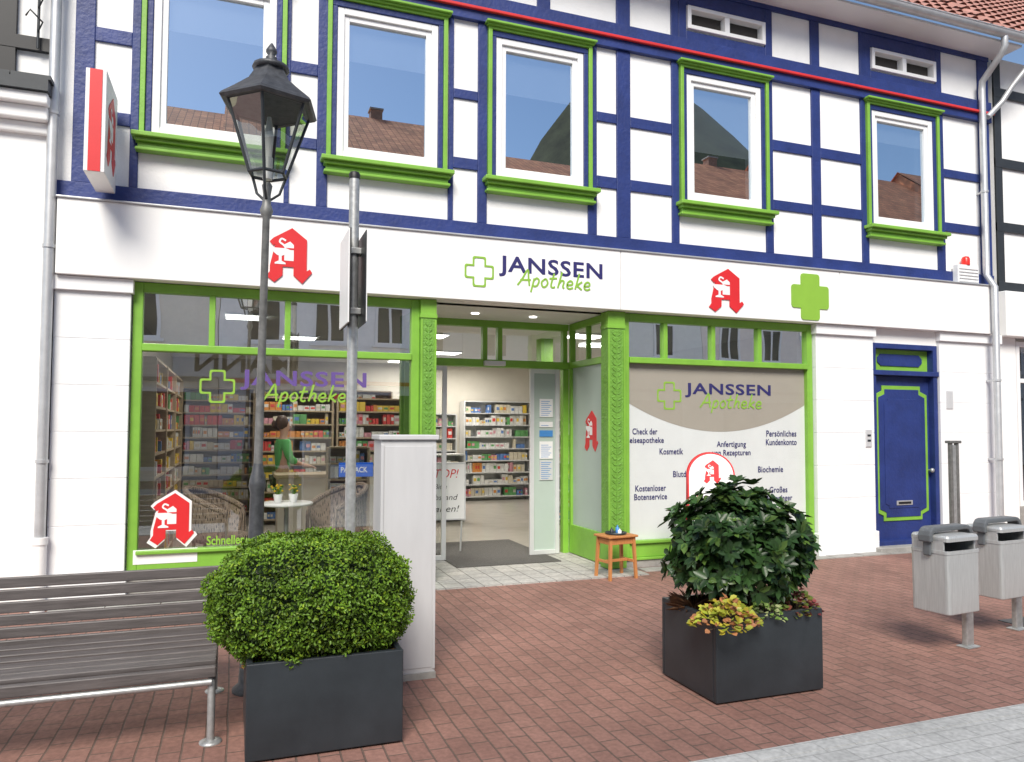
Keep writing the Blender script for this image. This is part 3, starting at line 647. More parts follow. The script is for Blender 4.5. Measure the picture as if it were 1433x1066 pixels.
E=[(i,i+1) for i in range(7)]
for s_ in (-1,1):
    o=len(V); V+=[(s_*.17,0,1.38,.055),(s_*.23,-.04,1.14,.042),(s_*.17,-.27,1.06,.028),(s_*.16,-.33,1.05,(.036,.018))]; E+=[(2,o),(o,o+1),(o+1,o+2),(o+2,o+3)]
    for k,(dx,l) in enumerate([(-.03,.065),(-.01,.08),(.01,.075),(.03,.06)]):
        q=len(V); V+=[(s_*.16+dx,-.37,1.045,.009),(s_*.16+dx*1.1,-.37-l*.6,1.03,.008),(s_*.16+dx*1.1,-.37-l,1.005,.007)]; E+=[(o+3,q),(q,q+1),(q+1,q+2)]
    q=len(V); V+=[(s_*.16-s_*.045,-.33,1.05,.011),(s_*.16-s_*.06,-.37,1.035,.009)]; E+=[(o+3,q),(q,q+1)]
    q=len(V); V+=[(s_*.09,0,.85,.095),(s_*.10,-.01,.48,.062),(s_*.10,.02,.09,.042),(s_*.11,-.12,.04,.035)]; E+=[(0,q),(q,q+1),(q+1,q+2),(q+2,q+3)]
body=skinmesh('body',P,V,E,M['skin'])
T_=[(0,0,.93,(.165,.115)),(0,0,1.12,(.15,.11)),(0,0,1.32,(.185,.125)),(0,0,1.43,(.10,.095))]; TE=[(0,1),(1,2),(2,3)]
for s_ in (-1,1):
    o=len(T_); T_+=[(s_*.175,0,1.38,.075),(s_*.24,-.04,1.16,.062),(s_*.21,-.15,1.10,.048)]; TE+=[(2,o),(o,o+1),(o+1,o+2)]
skinmesh('shirt',P,T_,TE,M['shirt'])
T_=[(0,0,.92,(.16,.115)),(.09,0,.84,.105),(.1,-.01,.48,.075),(.1,.02,.12,.06),(-.09,0,.84,.105),(-.1,-.01,.48,.075),(-.1,.02,.12,.06)]
skinmesh('trousers',P,T_,[(0,1),(1,2),(2,3),(0,4),(4,5),(5,6)],M['trous'])
hm=MB(M['hair']); hm.lathe([(.03,.11),(.06,.10),(.088,.05),(.095,0),(.085,-.05),(.05,-.09)][::-1],(0,.02,1.67),16); hm.lathe([(.01,-.05),(.035,-.02),(.035,.02),(.01,.05)],(0,.13,1.66),10); hm.obj('hair',P)
fm=MB(M['signwhite']); 
for s_ in (-1,1): fm.lathe([(.004,-.008),(.012,0),(.004,.008)],(s_*.03,-.098,1.64),8); fm.lathe([(.002,-.004),(.006,0),(.002,.004)],(s_*.03,-.108,1.64),8,M['black'])
fm.tube([(0,-.1,1.64),(0,-.118,1.61),(0,-.1,1.60)],[.006,.012,.006],8,M['skin']); fm.tube([(-.022,-.095,1.57),(0,-.103,1.567),(.022,-.095,1.57)],.005,6,M['signred']); fm.obj('face_features',P)

def chair(loc,rot):
    T=thing('wicker_chair','brown wicker armchair with curved back beside the table','chair',loc,rot,group='wicker chairs in the shop window')
    m=MB(M['wicker']); vs=[];N=26;K=8
    for i in range(N+1):
        a=rad(-115+230*i/N); top=.64+.24*max(0,math.cos(a*.75))
        for k in range(K+1):
            t=k/K; z=.36+(top-.36)*t; r=.29+.05*t
            vs.append((r*math.sin(a)*1.05,r*math.cos(a),z))
    m.add(vs,[(i*(K+1)+k,(i+1)*(K+1)+k,(i+1)*(K+1)+k+1,i*(K+1)+k+1) for i in range(N) for k in range(K)],None,True)
    o=m.obj('backrest',T); sd_=o.modifiers.new('S','SOLIDIFY'); sd_.thickness=.02
    rm=MB(M['wicker']); rm.tube([Vector(vs[i*(K+1)+K]) for i in range(N+1)],.03,8); 
    for k in (0,N): p_=vs[k*(K+1)+K]; rm.tube([p_,(p_[0],p_[1]-.02,p_[2]-.12),(p_[0],p_[1]-.02,.02)],.022,8)
    rm.obj('armrest',T)
    s=MB(M['wicker']); s.lathe([(.27,.0),(.29,.03),(.28,.07),(.2,.085)],(0,-.02,.34),22); s.obj('seat',T)
    for x,y in ((-.2,-.2),(.2,-.2),(-.18,.2),(.18,.2)): l=MB(M['wicker']); l.tube([(x,y,.36),(x*1.1,y*1.1,.015)],.018,8); l.obj('leg',T)
    return T
x=fx(308,720,.75); chair((x,.78,.08),rad(75)); x=fx(468,720,.8); chair((x,.82,.08),rad(-70))
tx=fx(400,706,.85)
T=thing('round_table','small round white table between the wicker chairs','table',(tx,.75,.05))
m=MB(M['upvc']); m.lathe([(.0,.72),(.27,.72),(.28,.735),(.27,.75),(0,.75)],(0,0,0),30); m.obj('table_top',T)
m=MB(M['steel']); m.tube([(0,0,.03),(0,0,.72)],.025,12); m.lathe([(.2,0),(.2,.01),(.05,.03)],(0,0,0),20); m.obj('table_base',T)
for dx in (-.09,.07):
    T=thing('flower_pot','small white pot of yellow flowers on the round table','plant',(tx+dx,.73,.802),group='flower pots on the table')
    m=MB(M['signwhite']); m.lathe([(.035,0),(.05,.09),(.046,.09),(.03,.02)],(0,0,0),14); m.obj('pot',T)
    m=MB(M['yellow'],M['greend'])
    for i in range(26):
        a=random.uniform(0,6.28); r=random.uniform(0,.07); z=.12+random.uniform(0,.07)
        m.tube([(0,0,.07),(r*math.cos(a),r*math.sin(a),z)],.003,4,M['greend']); m.lathe([(.004,-.008),(.018,0),(.004,.008)],(r*math.cos(a),r*math.sin(a),z),6,M['yellow'] if i%3 else M['greend'])
    m.obj('flowers',T)
# display plinth the window seating stands on
T=thing('window_podium','low wooden podium behind the shop window carrying the chairs','podium',(0,0,0)); m=MB(M['woodlt']); m.box(-.7,1.72,.32,1.15,.012,.05); m.obj('board',T,bevel=.004)
T=thing('card_sign','small blue card acceptance sign hanging in the shop window','sign',(0,0,0))
q=pbox(474,522,647,667,.12); m=MB(M['paybl']); m.box(q[0],q[1],.11,.12,q[2],q[3]); m.obj('panel',T,bevel=.004)
m=MB(M['signwhite']); put_text(m,'PAYBACK',q[0]+.02,q[1]-.06,q[2]+.045,q[3]-.045,.106,M['signwhite'],bold=.02); 
m.obj('lettering',T)
fxx=fx(621,700,1.6)
T=thing('stop_notice_board','white notice board with handwritten red and black distancing message','sign',(fxx,1.6,.01),rad(-4))
m=MB(M['signwhite']); m.box(-.27,.27,0,.02,.44,1.14); m.obj('board',T,bevel=.004)
m=MB(M['alu']); m.frame(-.285,.285,.425,1.155,.018,-.006,.026); m.tube([(-.24,.02,.44),(-.24,.1,0)],.012,8); m.tube([(.24,.02,.44),(.24,.1,0)],.012,8); m.obj('stand',T)
for s_,x0_,x1_,z0_,z1_,mm in (('STOP!',-.20,.19,.96,1.07,M['signred']),('Bitte',-.12,.04,.82,.88,M['black']),('Abstand',-.20,.18,.68,.75,M['black']),('halten!',-.18,.20,.53,.61,M['black'])):
    m=MB(mm); put_text(m,s_,x0_,x1_,z0_,z1_,-.004,mm,shear=.25,bold=-.006); m.obj('lettering',T)
g=MB(M['mat']); g.box(xi0+.45,xi1-.35,.6,RY+1.3,.012,.022); T=g.obj('door_mat'); T['label']='dark grey entrance mat lying in the doorway'; T['category']='door mat'

# ============================================================ NEIGHBOURS
N1=thing('neighbour_house','white rendered neighbouring house with moulded cornice and dark timbers','building',(0,0,0))
m=MB(M['plaster2']); m.box(-9,XL-.02,-.06,8,0,4.2); m.box(-9,XL-.04,.05,8,4.2,8.2); m.obj('wall',N1)
m=MB(M['plaster2']); m.box(-9,XL-.04,-.12,.05,4.2,4.3); m.box(-9,XL-.04,-.2,.05,4.3,4.42); m.box(-9,XL-.03,-.27,.05,4.42,4.52); m.obj('cornice',N1,bevel=.015)
m=MB(M['dark']); m.box(-9,XL-.02,-.31,.05,4.52,4.62); 
for i in range(24): m.box(-9+i*.31,-9+i*.31+.3,-.30,.05,4.62+.004*(i%2),4.66)
m.obj('cornice_roof',N1)
m=MB(M['black']); m.box(-2.3,fx(22,50),-.0,.06,4.7,8.2); m.box(-4,XL-.05,-.005,.06,5.0,5.12); m.obj('timber_frame',N1)
m=MB(M['dark'])
for i in range(7): 
    z=5.15+i*.22; x=fx(55,50); m.tube([(x,-.05,z),(x+.05,-.12,z+.06),(x-.03,-.2,z+.12),(x-.08,-.12,z+.1)],.008,6)
m.tube([(fx(55,50),-.04,5.0),(fx(55,50),-.04,7.5)],.012,6); m.obj('iron_ornament',N1)
N2=thing('neighbour_house','white neighbouring house with dark grey timbers above a shop window','building',(0,0,0))
x0=XR+.12; 
m=MB(M['plaster']); m.box(x0,x0+9,.02,8,2.95,7.1); m.box(x0,x0+.35,.02,8,0,2.95); m.box(x0+3,x0+9,.02,8,0,2.95); m.obj('wall',N2)
m=MB(M['dark'])
for dx in (0,1.0,1.9,2.8): m.box(x0+dx+.0,x0+dx+.14,-.01,.02,3.7,7.1)
for z in (3.62,4.5,5.45,6.5): m.box(x0,x0+6,-.014,.02,z,z+.14)
m.obj('timber_frame',N2,bevel=.005)
m=MB(M['plaster2']); m.box(x0-.05,x0+8,-.15,.02,2.95,3.6); m.obj('fascia',N2,bevel=.01)
m=MB(M['upvc']); m.frame(x0+.36,x0+3,.5,2.9,.07,.02,.12); m.box(x0+.43,x0+2.93,.02,.1,2.3,2.36); SW=m.obj('shop_window',N2)
m=MB(M['glassshop']); m.add([(x0+.4,.08,.5),(x0+3,.08,.5),(x0+3,.08,2.9),(x0+.4,.08,2.9)],[(0,1,2,3)]); m.obj('glass',SW)
m=MB(M['darkroom']); m.box(x0+.35,x0+3,1.5,1.6,0,3); m.box(x0+.36,x0+3,.02,.3,0,.5,M['stone']); m.obj('shop_interior',N2)
m=pantile(x0+.1,x0+8,-.35,7.2,4.5,12,M['tile']); m.add([(x0,-.35,7.15),(x0+8,-.35,7.15),(x0+8,4.5,11.9),(x0,4.5,11.9)],[(0,1,2,3)],M['upvc']); m.obj('roof',N2)
m=MB(M['zinc']); m.tube([(x0+.0,-.45,7.2),(x0+8,-.45,7.2)],.065,12); m.tube([(x0+.35,-.45,7.15),(x0+.35,-.42,7.0),(x0+.05,-.25,6.55),(x0-.02,-.14,6.35),(xr+.1,-.12,6.1)],.04,12); m.obj('gutter',N2)

cols=[(.88,.86,.82),(.85,.80,.70),(.90,.90,.89),(.84,.86,.82),(.88,.80,.74),(.88,.86,.82),(.86,.82,.72)]
nmc=['cream','ochre','white','pale green','salmon','cream','ochre']
xx=-16
for i in range(7):
    wd=[8,7.5,8.5,9,8,10,12][i]; hh=[10.0,9.7,10.2,9.8,10.3,10.1,10.4][i]; H=thing('town_house','%s rendered town house with tiled roof across the street'%nmc[i],'building',(xx,-17.0,0))
    m=MB(mat('render_%d'%i,cols[i],.85,var=.05)); m.box(0,wd-.02,-14,0,0,hh); m.obj('wall',H)
    m=MB(M['tilebrown']); rz=[14.8,14.2,14.9,14.0,15.0,15.6,16.2][i]
    me=[(-.1,.5,hh-.1),(wd+.08,.5,hh-.1),(wd+.08,-7,rz),(-.1,-7,rz),(-.1,-14.5,hh-.1),(wd+.08,-14.5,hh-.1)]
    m.add(me,[(1,0,3,2),(3,4,5,2)]); m.add([(0,.4,hh-.1),(0,-7,rz-.1),(0,-14.4,hh-.1),(wd,.4,hh-.1),(wd,-7,rz-.1),(wd,-14.4,hh-.1)],[(0,1,2),(3,5,4)],m.mats[0])
    m.obj('roof',H)
    if i%2==0:
        c_=MB(M['chim']); cx=wd*.7; c_.box(cx-.25,cx+.25,-7.6,-7.1,rz-1,rz+.45); c_.box(cx-.3,cx+.3,-7.65,-7.05,rz+.45,rz+.52,M['stone']); c_.obj('chimney',H)
    f=MB(M['upvc']); f.frame(-.5,.5,0,1.4,.09,-.02,.06); f.box(-.04,.04,-.02,.05,.09,1.31); f.add([(-.45,.02,.05),(.45,.02,.05),(.45,.02,1.35),(-.45,.02,1.35)],[(3,2,1,0)],M['black']); f.box(-.6,.6,0,.14,-.08,0); fo=f.obj('window',H)
    fo.location=(1.3,0,4.3)
    for k in range(0,int(wd/2)):
        for z in (4.3,7.2):
            if k==0 and z==4.3: continue
            c=fo.copy(); scene.collection.objects.link(c); c.parent=H; c.location=(1.3+k*2.0,0,z)
    s=MB(M['upvc']); s.frame(.8,wd-.8,.3,2.8,.12,0,.08); s.add([(.8,.03,.3),(wd-.8,.03,.3),(wd-.8,.03,2.8),(.8,.03,2.8)],[(3,2,1,0)],M['dark']); s.box(.3,wd-.3,.001,.1,3.0,3.12,M['red'] if i==2 else M['stone']); s.obj('shop_window',H)
    xx+=wd
T=thing('shop_sign','long white shop sign with dark capital letters across the street','sign',(0,-16.95,0))
m=MB(M['signwhite']); m.box(-1.8,2.2,.02,.12,3.15,4.05); m.obj('panel',T)
m=MB(M['black']); vs,fs=text_geo('MANN',bold=.02); xs=[v[0] for v in vs]; ysv=[v[1] for v in vs]
m.add([(1.7-(v[0]-min(xs))/(max(xs)-min(xs))*2.9,.125,3.3+(v[1]-min(ysv))/(max(ysv)-min(ysv))*.58) for v in vs],[f[::-1] for f in fs]); m.obj('lettering',T)
m=MB(mat('wooded_hill',(0.07,0.075,0.035),.95,var=.5,scale=.2)); vs=[];
for i in range(41):
    for j in range(9):
        x=-150+i*7.5; y=-60-j*12; vs.append((x,y,-1+ (j/8)*95*max(.2,math.exp(-((x-95)/50)**2))+4*noise.noise(Vector((x*.05,y*.05,0)))))
m.add(vs,[(i*9+j,i*9+j+1,(i+1)*9+j+1,(i+1)*9+j) for i in range(40) for j in range(8)],None,True); struct(m.obj('hill'))

# ============================================================ STREET FURNITURE
lx,ly=gnd(351,966)
L=thing('street_lamp','tall slender post lamp with hexagonal glass lantern beside the bench','street lamp',(lx,ly,0)); L.rotation_euler=(0,rad(0.75),0)
dz=.065
m=MB(M['lampdark']); m.lathe([(.11,0),(.11,.02),(.075,.05),(.062,.35),(.055,.38),(.046,.75),(.054,.78),(.046,.82),(.042,1.2),(.052,1.24),(.048,1.28),(.036,1.33),(.028,1.38)],(0,0,0),20); m.obj('post_base',L)
m=MB(M['lampgrey'])
m.lathe([(.027,1.38),(.026,1.5),(.022,2.85+dz),(.032,2.87+dz),(.041,2.90+dz),(.027,2.94+dz),(.023,3.0+dz),(.032,3.06+dz),(.02,3.08+dz)],(0,0,0),20)
m.obj('post',L)
m=MB(M['dark'])
zb_,zt_,zr_=3.13+dz,3.56+dz,3.80+dz; rb_,rt_,rr_=.118,.262,.085
hexa=lambda r,z,a0=rad(18):[(r*math.cos(a0+k*math.pi/3),r*math.sin(a0+k*math.pi/3),z) for k in range(6)]
hb,ht,hr=hexa(rb_,zb_),hexa(rt_,zt_),hexa(rr_,zr_)
for k in range(6):
    m.tube([hb[k],ht[k]],.010,6); m.tube([hb[k],hb[(k+1)%6]],.010,6); m.tube([ht[k],ht[(k+1)%6]],.013,6)
    a=rad(18)+k*math.pi/3
    if k%2==0: m.tube([(0.02*math.cos(a),.02*math.sin(a),2.97+dz),(.08*math.cos(a),.08*math.sin(a),3.02+dz),(.10*math.cos(a),.10*math.sin(a),3.08+dz),hb[k]],.009,6)
LAN=m.obj('lantern',L)
m=MB(M['lampdark']); a0=rad(18)
m.lathe([(.30,3.55+dz),(.315,3.565+dz),(.30,3.585+dz),(.22,3.65+dz),(.14,3.72+dz),(.10,3.79+dz),(.098,3.80+dz)],(0,0,0),6,None,False,a0)
m.lathe([(.098,3.80+dz),(.115,3.81+dz),(.11,3.83+dz),(.05,3.85+dz),(.03,3.87+dz),(.035,3.885+dz),(.02,3.90+dz),(.034,3.92+dz),(.034,3.935+dz),(.006,3.98+dz)],(0,0,0),14)
m.obj('lantern_roof',LAN)
m=MB(M['glasslamp']); m.add(hb+ht,[(k,(k+1)%6,6+(k+1)%6,6+k) for k in range(6)]); m.obj('lantern_glass',LAN)
m=MB(M['alu']); m.tube([(0,0,3.1+dz),(0,0,3.24+dz)],.03,10); m.tube([(0,0,3.24+dz),(0,0,3.38+dz)],[.022,.03],12,M['signwhite']); m.tube([(0,0,3.38+dz),(0,0,3.5+dz)],[.03,.012],10,M['frost']); m.obj('lamp_bulb',LAN)
sx_,sy_=gnd(487,945)
T=thing('sign_post','galvanised steel pole carrying a small sign seen edge-on','sign post',(sx_,sy_,0))
m=MB(M['steel']); m.tube([(0,0,0),(0,0,3.27)],.034,18); m.obj('pole',T)
m=MB(M['black']); m.lathe([(.037,3.26),(.038,3.29),(.03,3.305)],(0,0,0),18); m.obj('pole_cap',T)
za=1.6+(600-452)*4.75/1050; zz=za+.60
m=MB(M['signwhite']); m.box(-.062,-.054,-.22,.2,za,zz); m.box(-.054,-.046,-.225,.205,za-.005,zz+.005,M['black']); m.box(.046,.052,-.22,.2,za,zz,M['dark']); m.box(.052,.058,-.22,.2,za+.01,zz-.01,M['signwhite']); m.obj('sign_plate',T,bevel=.002)
for z in (za+.1,zz-.1): m=MB(M['steel']); m.box(-.046,.046,-.05,.05,z-.02,z+.02); m.obj('clamp',T,bevel=.004)
ax,ay=gnd(608,948); 
cw=.36; T=thing('utility_cabinet','tall narrow light grey utility cabinet on the pavement','cabinet',(ax-cw,ay,0))
hgt=1.6-(612-600)*4.75/1050
m=MB(M['cab']); m.box(0,cw,0,.26,.04,hgt-.02); 
m.box(.0,.018,-.008,0,.06,hgt-.05); m.box(cw-.018,cw,-.008,0,.06,hgt-.05); m.box(.024,cw-.024,-.004,0,.07,hgt-.06); m.obj('body',T,bevel=.004)
m=MB(M['dark']); m.lathe([(.012,-.002),(.012,.002)],(0,0,0),12); o=m.obj('lock',T); o.rotation_euler=(rad(90),0,0); o.location=(.06,-.006,.85)
m=MB(M['cab']); m.box(-.015,cw+.015,-.02,.28,hgt-.02,hgt+.012); m.obj('lid',T,bevel=.006)
m=MB(M['stone']); m.box(-.005,cw+.005,-.01,.27,0,.04); m.obj('plinth',T)
def planter(loc,wx,wy,h,label):
    T=thing('planter_box',label,'planter',loc); m=MB(M['anthr']); t=.03
    m.box(0,wx,0,t,0.01,h); m.box(0,wx,wy-t,wy,0.01,h); m.box(0,t,t,wy-t,.01,h); m.box(wx-t,wx,t,wy-t,.01,h); m.box(t,wx-t,t,wy-t,.01,.04)
    m.obj('box',T,bevel=.006)
    s=MB(M['soil']); N=14; vs=[(t+(wx-2*t)*i/N,t+(wy-2*t)*j/N,h-.05+.02*noise.noise(Vector((i*.9,j*.9,0)))) for i in range(N+1) for j in range(N+1)]
    s.add(vs,[(i*(N+1)+j,(i+1)*(N+1)+j,(i+1)*(N+1)+j+1,i*(N+1)+j+1) for i in range(N) for j in range(N)]); s.obj('mulch',T)
    return T
p1=gnd(342,1062); p2=gnd(568,1048); w1=p2[0]-p1[0]
h1=.47
planter((p1[0],(p1[1]+p2[1])/2,0),w1,w1,h1,'square anthracite planter box holding a clipped boxwood')
q1=gnd(1003,988); q2=gnd(1155,967); w2=q2[0]-q1[0]; q3=gnd(917,945); w2y=q3[1]-q1[1]
h2=.50
planter((q1[0],q1[1],0),w2,w2y,h2,'square anthracite planter box with mixed leafy plants')
def leafmesh(name,par,O,D,Nn,Ln,Wd,C,m,fold=.25,droop=.1):
    n=len(O); D=D/np.linalg.norm(D,axis=1)[:,None]; S=np.cross(D,Nn); S/=np.linalg.norm(S,axis=1)[:,None]; U=np.cross(S,D)
    L=Ln[:,None]; W=Wd[:,None]
    V=np.stack([O, O+D*L*.28+S*W*.45+U*W*fold, O+D*L*.68+S*W*.42+U*(W*fold-L*droop*.4), O+D*L-U*L*droop, O+D*L*.68-S*W*.42+U*(W*fold-L*droop*.4), O+D*L*.28-S*W*.45+U*W*fold],1).reshape(-1,3)
    me=bpy.data.meshes.new(name); me.vertices.add(6*n); me.vertices.foreach_set('co',V.ravel())
    idx=(np.arange(n)*6)[:,None]+np.array([0,1,2,3,0,3,4,5])[None]; me.loops.add(8*n); me.loops.foreach_set('vertex_index',idx.ravel().astype(np.int32))
    me.polygons.add(2*n); me.polygons.foreach_set('loop_start',np.arange(2*n)*4); me.polygons.foreach_set('loop_total',np.full(2*n,4)); me.update(calc_edges=True); me.validate()
    ca=me.color_attributes.new('Col','FLOAT_COLOR','POINT'); cc=np.ones((n,6,4)); cc[:,:,:3]=C[:,None,:]; ca.data.foreach_set('color',cc.ravel())
    me.materials.append(m); ob=bpy.data.objects.new(name,me); scene.collection.objects.link(ob)
    if par: ob.parent=par
    return ob
def blob(par,name,rx,ry,rz,e,m,k=.86):
    vs=[];A=40;Bn=20
    for j in range(Bn+1):
        th=math.pi*j/Bn
        for i in range(A):
            ph=2*math.pi*i/A; d=Vector((math.sin(th)*math.cos(ph),math.sin(th)*math.sin(ph),math.cos(th)))
            r=(abs(d.x)**e+abs(d.y)**e+abs(d.z)**e)**(-1/e)*k*(1+.08*noise.noise(d*3))
            vs.append((d.x*r*rx,d.y*r*ry,d.z*r*rz))
    b_=MB(m); b_.add(vs,[(j*A+i,(j+1)*A+i,(j+1)*A+(i+1)%A,j*A+(i+1)%A) for j in range(Bn) for i in range(A)],None,True); return b_.obj(name,par)
bcx=p1[0]+w1*.44; bcy=(p1[1]+p2[1])/2+w1*.5
T=thing('boxwood_bush','clipped rounded boxwood bush with bright green leaves in the planter','plant',(bcx,bcy,.44))
RX,RYY,RZ=.515,.45,.345
m2=mat('branch_bark',(.10,.07,.045),.9); sb=MB(m2)
for i in range(9):
    a=random.uniform(0,6.28); sb.tube([(.04*math.cos(a),.04*math.sin(a),-.05),(.15*math.cos(a),.12*math.sin(a),.12),(.3*math.cos(a),.25*math.sin(a),.3)],[.014,.01,.006],6)
sb.obj('trunk',T)
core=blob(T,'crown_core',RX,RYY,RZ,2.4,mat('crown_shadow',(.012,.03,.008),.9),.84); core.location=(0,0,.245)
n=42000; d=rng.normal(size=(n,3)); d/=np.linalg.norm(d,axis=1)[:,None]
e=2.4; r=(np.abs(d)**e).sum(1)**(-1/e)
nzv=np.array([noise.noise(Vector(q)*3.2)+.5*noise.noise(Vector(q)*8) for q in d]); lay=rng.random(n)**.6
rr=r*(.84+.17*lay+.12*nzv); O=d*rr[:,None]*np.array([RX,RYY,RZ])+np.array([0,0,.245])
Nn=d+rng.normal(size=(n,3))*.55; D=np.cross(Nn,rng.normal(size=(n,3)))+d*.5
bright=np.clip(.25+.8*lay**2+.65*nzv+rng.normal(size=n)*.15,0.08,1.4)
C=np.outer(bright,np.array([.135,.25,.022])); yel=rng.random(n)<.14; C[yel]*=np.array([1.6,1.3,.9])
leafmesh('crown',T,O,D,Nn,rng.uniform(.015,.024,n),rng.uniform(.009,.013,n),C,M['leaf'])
n=160; O=np.stack([rng.uniform(-.36,.42,n),rng.uniform(-.36,-.05,n),np.full(n,-.005)],1); leafmesh('dry_leaves',T,O,rng.normal(size=(n,3))*np.array([1,1,.2]),np.tile([0,0,1.],(n,1))+rng.normal(size=(n,3))*.2,rng.uniform(.02,.04,n),rng.uniform(.015,.02,n),np.outer(rng.uniform(.5,1.2,n),np.array([.45,.25,.08])),M['leaf'])
scx=q1[0]+w2*.52; scy=q1[1]+w2y*.55
T=thing('evergreen_shrub','dark glossy broad-leaved evergreen shrub growing in the planter','plant',(scx,scy,.38))
sb=MB(m2)
for i in range(14):
    a=random.uniform(0,6.28); k=random.uniform(.6,1); sb.tube([(.03*math.cos(a),.03*math.sin(a),-.03),(.15*k*math.cos(a),.12*k*math.sin(a),.2),(.33*k*math.cos(a),.28*k*math.sin(a),.3+.3*random.random())],[.014,.01,.006],6)
sb.obj('trunk',T)
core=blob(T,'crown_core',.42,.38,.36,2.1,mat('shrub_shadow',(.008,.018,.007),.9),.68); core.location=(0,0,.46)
Os=[];Ds=[];Ns=[];Cs=[];Ls=[];Wsz=[]
for i in range(600):
    q=Vector(rng.normal(size=3)).normalized(); 
    if q.z<-.7: continue
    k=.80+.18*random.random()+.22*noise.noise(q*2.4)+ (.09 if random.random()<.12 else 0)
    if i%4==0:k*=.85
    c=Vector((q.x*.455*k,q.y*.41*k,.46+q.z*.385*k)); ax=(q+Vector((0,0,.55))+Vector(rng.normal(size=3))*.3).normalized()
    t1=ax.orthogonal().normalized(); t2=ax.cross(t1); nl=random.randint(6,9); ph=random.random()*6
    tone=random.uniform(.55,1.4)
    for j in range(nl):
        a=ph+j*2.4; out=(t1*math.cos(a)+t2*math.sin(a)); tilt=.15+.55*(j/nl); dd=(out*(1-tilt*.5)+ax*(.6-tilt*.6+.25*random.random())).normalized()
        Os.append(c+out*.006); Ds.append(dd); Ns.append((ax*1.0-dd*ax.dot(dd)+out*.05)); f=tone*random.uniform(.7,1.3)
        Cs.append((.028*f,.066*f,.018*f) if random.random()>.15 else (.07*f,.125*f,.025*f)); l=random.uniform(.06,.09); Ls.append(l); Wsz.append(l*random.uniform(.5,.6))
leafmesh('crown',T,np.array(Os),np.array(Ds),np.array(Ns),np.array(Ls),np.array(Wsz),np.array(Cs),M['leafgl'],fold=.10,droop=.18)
def herb(label,x,y,r,h,cols_,n=160,sz=(.03,.05),wide=1.0,name='bedding_plant'):
    T=thing(name,label,'plant',(x,y,h2-.04)); O=[];D=[];Nn=[];C=[];st=MB(m2)
    for i in range(n):
        a=random.uniform(0,6.283); k=random.random()**.6*r; z=h*(1-(k/r)**2*1.0)*random.uniform(.6,1.05)
        p=(k*math.cos(a),k*math.sin(a)*.8,z); O.append(p); D.append((math.cos(a)*.8+random.gauss(0,.4),math.sin(a)*.8+random.gauss(0,.4),random.uniform(-.3,.6))); Nn.append((random.gauss(0,.4),random.gauss(0,.4)-.4,1))
        c=random.choice(cols_); f=random.uniform(.7,1.25); C.append([v*f for v in c])
        if i%6==0: st.tube([(0,0,0),p],.002,4)
    st.obj('stems',T)
    leafmesh('leaves',T,np.array(O),np.array(D),np.array(Nn),rng.uniform(sz[0],sz[1],n),rng.uniform(sz[0],sz[1],n)*wide,np.array(C),M['leaf'],fold=.1)
herb('yellow and orange leaved coral bells spilling over the planter edge',q1[0]+.06,q1[1]-.01,.20,.15,[(.50,.42,.05),(.50,.22,.10),(.36,.42,.05),(.50,.50,.08)],300)
herb('small cream and green variegated plant in the planter',q1[0]+w2*.52,q1[1]+.06,.11,.10,[(.45,.50,.24),(.22,.36,.08),(.30,.45,.12)],150,(.02,.035))
herb('reddish and green leaved plant at the planter corner',q1[0]+w2*.85,q1[1]+.10,.15,.14,[(.22,.05,.05),(.14,.20,.04),(.30,.10,.07),(.22,.25,.05)],200,(.025,.04))
n=260;a=rng.uniform(0,6.28,n); O=np.stack([.02*np.cos(a),.02*np.sin(a),np.zeros(n)],1); D=np.stack([np.cos(a)*.7,np.sin(a)*.6,rng.uniform(.25,1.0,n)],1)
T=thing('ornamental_grass','fine brown ornamental grass tuft arching over the planter','plant',(q1[0]+.10,q1[1]+.38,h2-.04)); leafmesh('blades',T,O,D,np.tile([0,0,1.],(n,1))+rng.normal(size=(n,3))*.1,rng.uniform(.10,.17,n),np.full(n,.004),np.outer(rng.uniform(.6,1.2,n),np.array([.24,.13,.07])),M['leaf'],droop=.35)

# bench
fx0,fy0=gnd(285,1040); bx0,by0=gnd(310,966)
BX=max(fx0,bx0)-.02; LB=1.9
T=thing('park_bench','grey-brown wooden slatted park bench with grey steel tube frame','bench',(BX,fy0,0))
by=by0-fy0
s=MB(M['slat'])
seatz=.385
for i in range(6):
    t=i/5; y=.02+t*(by-.14); z=seatz-.01-.03*t+.02*abs(t-.35); s.box(-LB,-.0,y,y+.078,z,z+.028)
s.box(-LB,-.0,-.035,.008,seatz-.05,seatz+.005); s.obj('seat',T,bevel=.006)
s=MB(M['slat'])
for i in range(6):
    t=i/5; z=.355+t*.335; y=by-.05+t*.07; s.box(-LB,.03 if i>0 else 0,y,y+.026,z,z+.060)
s.obj('backrest',T,bevel=.006)
for k,x in enumerate((-.02,-LB+.05)):
    m=MB(M['steel']); m.tube([(x,0.0,.0),(x,0,.28),(x,.01,.33),(x,.06,.355),(x,by-.12,.325),(x,by-.04,.33),(x,by+.0,.37),(x,by+.05,.72)],.019,10); m.tube([(x,by,0),(x,by,.24),(x,by-.06,.33)],.017,10)
    m.lathe([(.055,0),(.055,.008),(.03,.015)],(x,0,0),16); m.lathe([(.055,0),(.055,.008),(.03,.015)],(x,by,0),16); m.obj('leg',T)
m=MB(M['steel']); m.tube([(-LB,-.02,seatz-.075),(-.02,-.02,seatz-.075)],.017,10); m.obj('front_rail',T)

